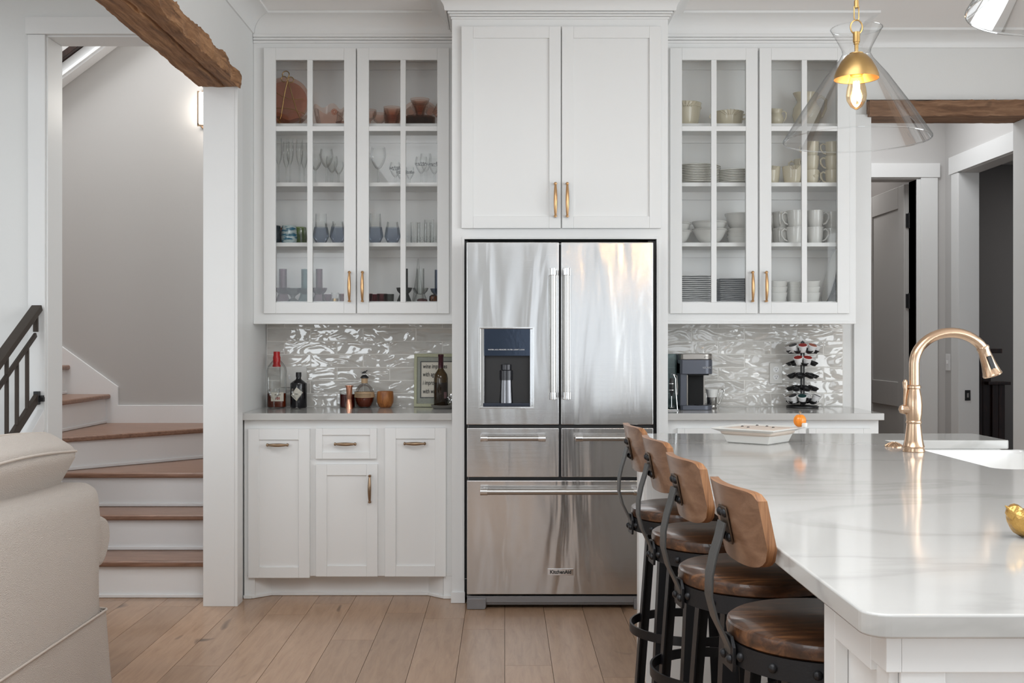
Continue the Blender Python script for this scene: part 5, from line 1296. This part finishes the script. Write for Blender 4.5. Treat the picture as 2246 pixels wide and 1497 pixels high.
single('pink_dish', MB().lathe([(0, 0), (.030, 0), (.046, .010), (.052, .028), (.0525, .029)], n=40), GLASSPK, 'wide flared pink glass dish crowning the nested pink cups', 'dish', (px(921, 5.90), 5.90, zt + .070))
for i_, (xx, rt_) in enumerate(((905, -38), (938, 38), (952, 52))):
    o = single('pink_cup', cc, None, ('tilted pink cup leaning left', 'tilted pink cup leaning right', 'tilted pink cup at the far right')[i_] + ' on the pink plate stack', 'cup', (px(xx, 5.93), 5.955, zt + .026), group='pink cups on the plates')
    o.rotation_euler = (0, R(rt_), 0)
# second shelf: stemware
fl1 = MB().lathe([(0, .001), (.026, .001), (.026, .003), (.006, .007), (.0032, .02), (.0035, .10), (.008, .112), (.015, .132), (.0185, .160), (.0185, .20), (.0155, .246)], n=28).mesh('champagne_flute', GLASSC)
for i_, (xx, yy) in enumerate(((611, 5.85), (628, 5.95), (636, 5.86), (657, 5.87), (667, 5.98))):
    single('champagne_flute', fl1, None, '%s champagne flute from the left on the second shelf' % ORD[i_], 'glass', (px(xx, yy), yy, z2), group='champagne flutes')
def wine(rb, rt, hb, hs, name, label, xx, yy, grp, foot=.03, mat=None):
    return single(name, stem_glass(rb, rt, hb, hs, foot), mat or GLASSC, label, 'glass', (px(xx, yy), yy, z2), group=grp)
gw = 'stemmed glasses on the second shelf'
wine(.034, .028, .085, .085, 'wine_glass', 'wine glass just right of the flutes on the second shelf', 692, 5.90, gw)
wine(.036, .030, .095, .095, 'wine_glass', 'tallest wine glass in the left door of the second shelf', 716, 5.87, gw)
wine(.032, .028, .085, .085, 'wine_glass', 'wine glass behind the tallest one on the second shelf', 728, 5.98, gw)
wine(.026, .024, .065, .055, 'wine_glass', 'small wine glass nearest the door edge on the second shelf', 743, 5.86, gw, .024)
wine(.042, .036, .112, .085, 'wine_glass', 'large bowled wine glass in the right door of the second shelf', 829.5, 5.86, gw, .034)
def banded(name, label, xx, yy, rb, rt, hb, hs):
    t = thing(name, label, 'glass', (px(xx, yy), yy, z2), group='frosted pattern goblets')
    stem_glass(rb, rt, hb, hs, .028).build('glass_body', GLASSC, t)
    m = MB(); rnd = random.Random(int(xx))
    for k in range(16):
        a = 2 * pi * k / 16; r_ = rb + .0012; hgt = rnd.uniform(.006, .017); zb_ = hs + hb * .50
        vs = [(r_ * cos(a + u), r_ * sin(a + u), zz) for u, zz in ((-.19, zb_), (.19, zb_), (.16, zb_ + hgt * .7), (0, zb_ + hgt), (-.14, zb_ + hgt * .6))]
        m.add(vs, [(0, 1, 2, 3, 4)])
    m.build('etched_band', IRON2, t, smooth=0); return t
banded('goblet', 'goblet with dark leafy band left of the centre muntin', 867, 5.88, .031, .023, .075, .045)
banded('goblet', 'goblet with dark band half hidden behind the vertical muntin', 880, 5.97, .027, .024, .065, .045)
banded('goblet', 'shortest goblet with dark band just right of the muntin', 899, 5.86, .023, .021, .060, .030)
banded('goblet', 'tall goblet with village skyline band on the second shelf', 924, 5.88, .033, .028, .085, .065)
wine(.032, .027, .095, .090, 'wine_glass', 'plain tall wine glass behind the village band goblet', 934, 6.0 - .02, gw)
banded('goblet', 'rightmost goblet with village skyline band on the second shelf', 953, 5.90, .033, .028, .085, .065)
# third shelf
tm = MB().lathe([(0, 0), (.036, 0), (.040, .006), (.043, .040), (.039, .085), (.037, .095), (.035, .095), (.040, .04), (.036, .008), (0, .006)], n=40)
single('tumbler', tm, DKBLUE, 'midnight blue tumbler at the left end of the third shelf', 'glass', (px(600, 5.86), 5.86, z3))
single('tumbler', tm, GLASSAM, 'amber glass tumbler behind the blue swirl one', 'glass', (px(617, 5.95), 5.97, z3))
single('tumbler', tm, SWIRL, 'blue and white swirled glass tumbler on the third shelf', 'glass', (px(634, 5.86), 5.86, z3))
single('tumbler', tm, GLASSGN, 'green swirled glass tumbler right of the blue swirl one', 'glass', (px(656, 5.93), 5.935, z3))
single('tumbler', MB().lathe([(0, 0), (.026, 0), (.028, .005), (.031, .085)], n=32), GLASSC, 'clear tumbler between the green swirl tumbler and the muntin', 'glass', (px(670, 5.86), 5.862, z3))
def stemless(name, label, xx, yy, tall=True):
    t = thing(name, label, 'glass', (px(xx, yy), yy, z3), group='smoky blue based glasses')
    MB().lathe([(0, 0), (.024, 0), (.026, .003), (.0435, .038), (.042, .05), (.036, .088)], n=36).build('blue_base', GLASSBL, t)
    MB().lathe([(.036, .088)] + ([(.031, .10), (.029, .12)] if not tall else [(.0325, .092), (.031, .12), (.029, .162)]), n=36).build('clear_top', GLASSC, t)
stemless('stemless_glass', 'smoky blue based glass with tall clear top left of the martini glass', 704, 5.87)
stemless('stemless_glass', 'smoky blue based glass right of the martini glass', 741, 5.86, False)
stemless('stemless_glass', 'smoky blue based glass at left of the right door', 823, 5.86)
stemless('stemless_glass', 'smoky blue based glass left of the right door muntin', 861, 5.88, False)
single('martini_glass', MB().lathe([(0, .001), (.024, .001), (.024, .003), (.004, .008), (.003, .05), (.008, .060), (.030, .118)], n=32), GLASSC, 'small martini glass between two smoky blue glasses', 'glass', (px(724.5, 5.95), 5.95, z3))
def cut(h, r, name='cut_glass_tumbler'):
    m = MB().lathe([(0, 0), (r * .9, 0), (r * .92, .004), (r, h)], n=24)
    for j in range(3):
        for k in range(12):
            a = 2 * pi * (k + .5 * (j % 2)) / 12; M = Matrix.Translation((r * .95 * cos(a), r * .95 * sin(a), .010 + .014 * j)) @ Matrix.Rotation(a, 4, 'Z') @ Matrix.Rotation(R(90), 4, 'Y')
            m.lathe([(.0055, 0), (.004, .002), (0, .003)], n=6, M=M)
    return m
for i_, (xx, yy, h) in enumerate(((893, 5.86, .105), (911, 5.95, .125), (926, 5.87, .115), (941, 5.96, .14), (953, 5.87, .115))):
    single('cut_glass_tumbler', cut(h, .026), GLASSC, '%s clear cut glass tumbler right of the muntin on the third shelf' % ORD[i_], 'glass', (px(xx, yy), yy, z3), group='cut glass tumblers')
# lowest shelf: hourglass candle holders and votives
def hourglass(label, xx, yy, m1, m2, tube_h=.175, tw_=.018, bowl=True, mat_t=None, zsh=None):
    t = thing('candle_holder', label, 'candle holder', (px(xx, yy), yy, z4), group='glass candle holders')
    MB().lathe([(0, 0), (.040, 0), (.040, .002), (.026, .038), (.024, .044), (.038, .060), (.043, .075), (.0425, .076), (.036, .060), (.021, .043), (0, .04)], n=36).build('bowl_base', m1, t)
    if tube_h: MB().lathe([(0, .045), (tw_, .045), (tw_, tube_h), (tw_ - .0015, tube_h), (tw_ - .0015, .047)], n=28).build('tube', mat_t or m1, t)
hourglass('plum tinted tube candle holder at left end of the lowest shelf', 620.5, 5.88, GLASSPU, None, .178, .021)
single('candle_bowl', MB().lathe([(0, 0), (.034, 0), (.034, .002), (.010, .022), (.014, .032), (.038, .05), (.044, .072), (.043, .073), (.030, .045), (0, .03)], n=36), GLASSGR, 'smoky grey glass bowl between the two left tube holders', 'candle holder', (px(643, 5.87), 5.865, z4))
hourglass('teal tinted tube candle holder beside the muntin, lowest shelf', 669, 5.90, GLASSTE, None, .178, .020)
hourglass('violet tinted tube candle holder right of the muntin, lowest shelf', 700, 5.88, GLASSPU, None, .178, .018)
vt = thing('votive_cup', 'clear votive cup with a gold wrapped tealight', 'candle holder', (px(735, 5.86), 5.86, z4))
MB().lathe([(0, 0), (.018, 0), (.020, .004), (.021, .05)], n=28).build('cup', GLASSC, vt); MB().lathe([(0, .002), (.016, .002), (.017, .018), (0, .019)], n=24).build('tealight', GOLD, vt)
vm = MB().lathe([(0, 0), (.023, 0), (.026, .004), (.028, .044), (.026, .044), (.023, .006), (0, .004)], n=28)
for xx, yy, mt, lb in ((718, 5.93, GLASSPU, 'low violet votive cup behind the gold tealight'), (755, 5.87, GLASSMA, 'small maroon votive cup at the left door edge'), (806, 5.86, GLASSMA, 'first low maroon votive cup at left of the right door'), (822, 5.93, GLASSMA, 'second low maroon votive cup in the right door'),
                       (838, 5.86, GLASSMA, 'third low maroon votive cup in the right door'), (853, 5.90, GLASSGR, 'low grey votive cup left of the charcoal holder')):
    single('votive_cup', vm, mt, lb, 'candle holder', (px(xx, yy), yy, z4), group='low votive cups')
hourglass('charcoal hourglass candle holder behind the right door muntin', 886.5, 5.86, pr('charcoal_glass', (.05, .05, .05), .15), None, .178, .020)
bb = MB(); 
hourglass('clear bubbled tube candle holder in the right door', 922, 5.88, GLASSC, None, .180, .021)
single('glass_cone_tree', MB().lathe([(0, 0), (.036, 0), (.034, .004), (.012, .15), (.003, .238), (0, .242)], n=20), GLASSC, 'clear tall glass cone tree behind the bubbled holder', 'ornament', (px(917, 5.97), 5.975, z4))
hourglass('blue tinted tube candle holder at the far right, lowest shelf', 961, 5.95, GLASSBL, None, .178, .019)
single('amber_votive', MB().lathe([(0, 0), (.020, 0), (.024, .01), (.022, .030), (.012, .038), (0, .04)], n=28), GLASSAM, 'dark amber glass ornament at the right end of the lowest shelf', 'ornament', (px(951, 5.84), 5.84, z4))
single('maroon_votive', MB().lathe([(0, 0), (.026, 0), (.028, .01), (.020, .016), (0, .018)], n=28), GLASSMA, 'flat maroon glass dish in front of the clear bubbled holder', 'dish', (px(926, 5.83), 5.83, z4))

# ---- right cabinet: crockery
def bowlm(r, h, name, mat, foot=.55, rim=.004, n=44, beads=False, wall=.004):
    p = [(0, 0), (r * foot, 0), (r * foot * 1.03, .004)]
    for i in range(1, 8): t = i / 7; p.append((r * (foot + (1 - foot) * t ** .55), .004 + (h - .004) * t))
    p += [(r + rim * .4, h + .001), (r - wall, h)]
    for i in range(6, 0, -1): t = i / 7; p.append((r * (foot + (1 - foot) * t ** .55) - wall, .008 + (h - .006) * t))
    p.append((0, .008)); m = MB().lathe(p, n=n)
    if beads:
        nb = int(2 * pi * r / .0075)
        for k in range(nb):
            a = 2 * pi * k / nb; m.lathe([(0, -.0024), (.0024, 0), (0, .0024)], (r * 1.0 * cos(a), r * 1.0 * sin(a), h - .007), 5)
    return m
def relief(m, r, zc_, s=1.0, ang=-90):
    """fan shaped moulded shell on the front"""
    for k in range(-3, 4):
        a = R(ang) + k * .07 * s; b = R(ang) + k * .16 * s
        m.tube([((r + .001) * cos(a), (r + .001) * sin(a), zc_ - .010 * s), ((r + .003) * cos(b), (r + .003) * sin(b), zc_ + .012 * s - abs(k) * .0018)], [.0015, .003], 6)
    return m
m = bowlm(.088, .125, '', CREAM, .72); relief(m, .087, .108, 1.4, -95)
m.lathe([(.0885, .100), (.090, .102), (.089, .106)], n=44)
single('cream_bowl', m, CREAM, 'deep cream glazed bowl with moulded shell at the left end of the top shelf', 'bowl', (px(1502, 5.90), 5.90, z1))
m = bowlm(.083, .078, '', CREAM, .78); relief(m, .082, .066, 1.4, -92)
for s in (-1, 1): m.tube([(s * .080, 0, .066), (s * .094, 0, .070), (s * .099, 0, .056), (s * .090, 0, .044), (s * .080, 0, .045)], .005, 8)
single('cream_bowl', m, CREAM, 'wide cream glazed bowl with side lugs on the top shelf', 'bowl', (px(1597, 5.90), 5.90, z1))
def jug(r, h, name, label, xx, yy, neck=.7, hs=1, ang=0, spout=True):
    t = thing(name, label, 'pitcher', (px(xx, yy), yy, z1))
    p = [(0, 0), (r * .6, 0), (r * .62, .004), (r * .85, h * .15), (r, h * .38), (r * .93, h * .58), (r * neck, h * .74), (r * neck * .98, h * .80), (r * neck * 1.12, h * .93), (r * neck * 1.2, h), (r * neck * 1.14, h), (r * neck * .9, h * .8), (0, h * .75)]
    m = MB().lathe(p, n=44); m.v = [(x - (.018 * (z_ / h - .85) / .15 * max(0, (-x / r - .2)) if z_ > h * .85 else 0), y, z_ + (.006 * max(0, -x / r) if z_ > h * .95 else 0)) for x, y, z_ in m.v]
    m.build('body', CREAM, t)
    MB().tube([(r * neck * 1.0, 0, h * .86), (r * 1.05, 0, h * .93), (r * 1.38, 0, h * .82), (r * 1.35, 0, h * .55), (r * 1.1, 0, h * .33), (r * .9, 0, h * .30)], [r * .09, r * .10, r * .10, r * .10, r * .09, r * .08], 10).build('handle', CREAM, t)
    t.rotation_euler = (0, 0, ang); return t
jug(.038, .088, 'small_pitcher', 'small cream glazed pitcher on the top right shelf', 1703, 5.87, .72)
jug(.076, .185, 'large_pitcher', 'large round bellied cream pitcher partly behind the lamp shade', 1769, 5.92, .68)
# plates
def platem(r, name, mat, n=56, sq_=False):
    return MB().lathe([(0, 0), (r * .6, 0), (r * .66, .001), (r * .95, .0052), (r, .0075), (r, .0118), (r * .97, .013), (r * .66, .0062), (0, .003)], n=n).mesh(name, mat)
pm1 = platem(.130, 'dinner_plate', pr('cream_stoneware', (.60, .585, .53), .2))
for k in range(11): single('dinner_plate', pm1, None, '%s plate from the bottom of the tall cream dinner plate stack' % ORD[k], 'plate', (px(1527, 5.905), 5.905, z2 + k * .0088), group='cream dinner plates')
pm2 = platem(.105, 'salad_plate', pr('cream_stoneware_small', (.58, .57, .52), .2))
for k in range(8): single('salad_plate', pm2, None, '%s plate from the bottom of the lower cream salad plate stack' % ORD[k], 'plate', (px(1611, 5.88), 5.89, z2 + k * .0088), group='cream salad plates')
def mug(name, mat, r, h, label, xx, yy, zz, ang, grp, beads=False, fl_=1.0):
    key = (name, round(r, 4), round(h, 4))
    if key not in boards:
        p = [(0, 0), (r * .74, 0), (r * .78, .003), (r * .90 * fl_, h * .35), (r * .96, h * .7), (r, h), (r - .0035, h), (r * .9, h * .6), (r * .7, .008), (0, .008)]
        m = MB().lathe(p, n=36)
        if beads:
            for k in range(30): a = 2 * pi * k / 30; m.lathe([(0, -.002), (.002, 0), (0, .002)], (r * .998 * cos(a), r * .998 * sin(a), h - .006), 5)
        else: relief(m, r * .93, h * .55, .8, -90 - math.degrees(0))
        hm = MB().tube([(r * .93, 0, h * .82), (r * 1.25, 0, h * .90), (r * 1.62, 0, h * .76), (r * 1.60, 0, h * .50), (r * 1.25, 0, h * .24), (r * .88, 0, h * .16)], [.0045, .005, .005, .0048, .0045, .0045], 10)
        boards[key] = (m.mesh('body', mat), hm.mesh('handle', mat))
    t = thing(name, label, 'mug', (px(xx, yy), yy, zz), rz=R(ang), group=grp)
    put('body', boards[key][0], t); put('handle', boards[key][1], t)
m = bowlm(.052, .092, '', CREAM, .74); relief(m, .052, .083, 1.0)
cm1 = m.mesh('sugar_bowl', CREAM)
single('sugar_bowl', cm1, None, 'cream lidless sugar bowl cut by the left edge of the right door', 'bowl', (px(1690, 5.88), 5.88, z2), group='cream glazed sugar bowls')
single('sugar_bowl', cm1, None, 'cream lidless sugar bowl left of the stacked cream mugs', 'bowl', (px(1737, 5.86), 5.86, z2), group='cream glazed sugar bowls')
gm = 'cream mugs on the second shelf'
for k, lb in enumerate(('lower', 'middle', 'upper')):
    mug('cream_mug', CREAM, .040, .075, lb + ' mug of the left cream mug stack behind the muntin', 1780, 5.87, z2 + k * .0755, 150 if k else 20, gm)
    mug('cream_mug', CREAM, .040, .075, lb + ' mug of the right cream mug stack at cabinet end', 1826, 5.87, z2 + k * .0755, 180, gm)
mug('cream_mug', CREAM, .040, .075, 'cream mug standing at the back of the second shelf, mid height', 1757, 5.97, z2, 170, gm)
mug('cream_mug', CREAM, .040, .075, 'upper cream mug at the back behind the vertical muntin', 1757, 5.97, z2 + .0755, 170, gm)
# third shelf white beaded ware
bw = bowlm(.072, .070, '', WHITEC, .45, beads=True).mesh('white_bowl', WHITEC)
gb = 'white beaded bowls on the third shelf'
def bw_(me, xx, yy, zz, lb): single('white_bowl', me, None, lb, 'bowl', (px(xx, yy), yy, zz), group=gb)
bw_(bw, 1486, 5.88, z3, 'bottom beaded bowl of the stack at far left of the third shelf'); bw_(bw, 1486, 5.88, z3 + .042, 'top beaded bowl of the stack at far left of the third shelf')
bw2 = bowlm(.093, .078, '', WHITEC, .42, beads=True).mesh('white_bowl', WHITEC)
bw_(bw2, 1556, 5.88, z3, 'bottom beaded bowl of the wide stack across the muntin'); bw_(bw2, 1556, 5.88, z3 + .040, 'top beaded bowl of the wide stack across the muntin')
bw3 = bowlm(.068, .045, '', WHITEC, .8, beads=True).mesh('white_bowl', WHITEC)
bw_(bw3, 1622, 5.91, z3, 'bottom shallow beaded bowl in the stack right of the wide bowls'); bw_(bw3, 1622, 5.91, z3 + .020, 'middle shallow beaded bowl in the stack right of the wide bowls'); bw_(bw3, 1622, 5.91, z3 + .038, 'third shallow beaded bowl from the bottom in the right hand stack')
bw4 = bowlm(.078, .078, '', WHITEC, .62, beads=True).mesh('white_bowl', WHITEC)
bw_(bw4, 1622, 5.91, z3 + .086, 'deep beaded bowl on top of the shallow beaded bowls')
g2 = 'white beaded mugs on the third shelf'
for xx, yy, an, lb in ((1690, 5.97, 260, 'at the far left back'), (1712, 5.92, 250, 'second from the left'), (1743, 5.86, 180, 'left of the muntin'), (1788, 5.86, 0, 'right of the muntin'), (1823, 5.93, 60, 'at the right end')):
    mug('white_mug', WHITEC, .0435, .088, 'lower white beaded mug of the mug stack ' + lb, xx, yy, z3, an, g2, True)
    mug('white_mug', WHITEC, .0435, .088, 'upper white beaded mug of the mug stack ' + lb, xx + 1, yy, z3 + .0885, an, g2, True)
# lowest shelf
def sqplate(h, t, name, mat, seed):
    rnd = random.Random(seed); vs, fs = [], []; n = 10
    for zz in (0, 1):
        for j in range(n + 1):
            for i in range(n + 1):
                x = -h + 2 * h * i / n; y = -h + 2 * h * j / n; e = max(abs(x), abs(y)) / h
                vs.append((x * (1 - .03 * abs(y / h) ** 3), y * (1 - .03 * abs(x / h) ** 3), (t * zz) + .007 * max(0, e - .55) / .45 + .0014 * sin(x * 60 + seed) * cos(y * 50 + seed) * e))
    N_ = (n + 1) ** 2
    for j in range(n):
        for i in range(n): a = j * (n + 1) + i; fs += [(a, a + n + 1, a + n + 2, a + 1), (N_ + a, N_ + a + 1, N_ + a + n + 2, N_ + a + n + 1)]
    for i in range(n):
        a = i; fs.append((a, a + 1, N_ + a + 1, N_ + a)); a = n * (n + 1) + i; fs.append((a + 1, a, N_ + a, N_ + a + 1))
        a = i * (n + 1); fs.append((a + n + 1, a, N_ + a, N_ + a + n + 1)); a = i * (n + 1) + n; fs.append((a, a + n + 1, N_ + a + n + 1, N_ + a))
    return MB().add(vs, fs).mesh(name, mat)
GW = pr('pale_grey_stoneware', (.52, .515, .50), .2)
for k in range(13):
    zz = z4 + k * .0108
    single('square_plate', sqplate(.100, .004, 'square_plate', GW, k % 4), None, '%s plate from the bottom in the pale square plate stack' % ORD[k], 'plate', (px(1517, 5.90) + random.uniform(-.002, .002), 5.90, zz), group='pale square plates', rz=random.uniform(-.02, .02))
for k in range(12):
    zz = z4 + k * .0104
    single('square_plate', sqplate(.088, .0035, 'square_plate', GREYC if k % 1 == 0 else GW, k % 4), None, '%s plate from the bottom in the dark grey edged plate stack' % ORD[k], 'plate', (px(1608, 5.90), 5.90, zz), group='dark grey plates', rz=random.uniform(-.02, .02))
def sqbowl(h0, h1, ht, name):
    vs, fs = [], []; lv = [(h0, 0), (h0 + .004, .004), (h1, ht), (h1 - .003, ht + .001), (h0, .008)]
    n = 20
    def sp(h): return [(h * math.copysign(abs(cos(2 * pi * i / n)) ** .45, cos(2 * pi * i / n)), h * math.copysign(abs(sin(2 * pi * i / n)) ** .45, sin(2 * pi * i / n))) for i in range(n)]
    for h, zz in lv: vs += [(x, y, zz + .004 * (abs(x * y) / (h * h)) * (zz > .01)) for x, y in sp(h)]
    for k in range(len(lv) - 1):
        for i in range(n): j = (i + 1) % n; fs.append((k * n + i, k * n + j, (k + 1) * n + j, (k + 1) * n + i))
    fs += [tuple(range(n))[::-1], tuple((len(lv) - 1) * n + i for i in range(n))]
    return MB().add(vs, fs).mesh(name, WHITEC)
sbm = sqbowl(.038, .050, .046, 'square_bowl')
for st, (xx, yy, cnt, lb) in enumerate(((1704, 5.86, 3, 'left square bowl stack'), (1746, 5.93, 5, 'square bowl stack behind the muntin'), (1776, 5.86, 3, 'right square bowl stack'))):
    for k in range(cnt):
        single('square_bowl', sbm, None, '%s small white bowl from the bottom of the %s' % (ORD[k], lb), 'bowl', (px(xx, yy), yy, z4 + k * (.031 if cnt == 3 else .0155)), group='small white square bowls')
lp = MB().lathe([(0, 0), (.11, .0), (.15, .012), (.152, .014), (.11, .006), (0, .005)], n=56, sy=.62)
for k in range(50): a = 2 * pi * k / 50; lp.lathe([(0, -.002), (.002, 0), (0, .002)], (.146 * cos(a), .146 * .62 * sin(a), .0125), 5)
for i_, (xx, yy) in enumerate(((1826, 5.93), (1838, 5.91))):
    o = single('oval_platter', lp, WHITEC if i_ == 0 else GREYC, ('white beaded oval platter leaning at the right end of the lowest shelf', 'grey oval platter leaning behind the beaded one')[i_], 'platter', (px(xx, yy), yy, z4 + .138))
    o.rotation_euler = Matrix(((0, 0, 1), (0, 1, 0), (-1, 0, 0))).to_euler() if False else (0, R(-77 + 3 * i_), 0)
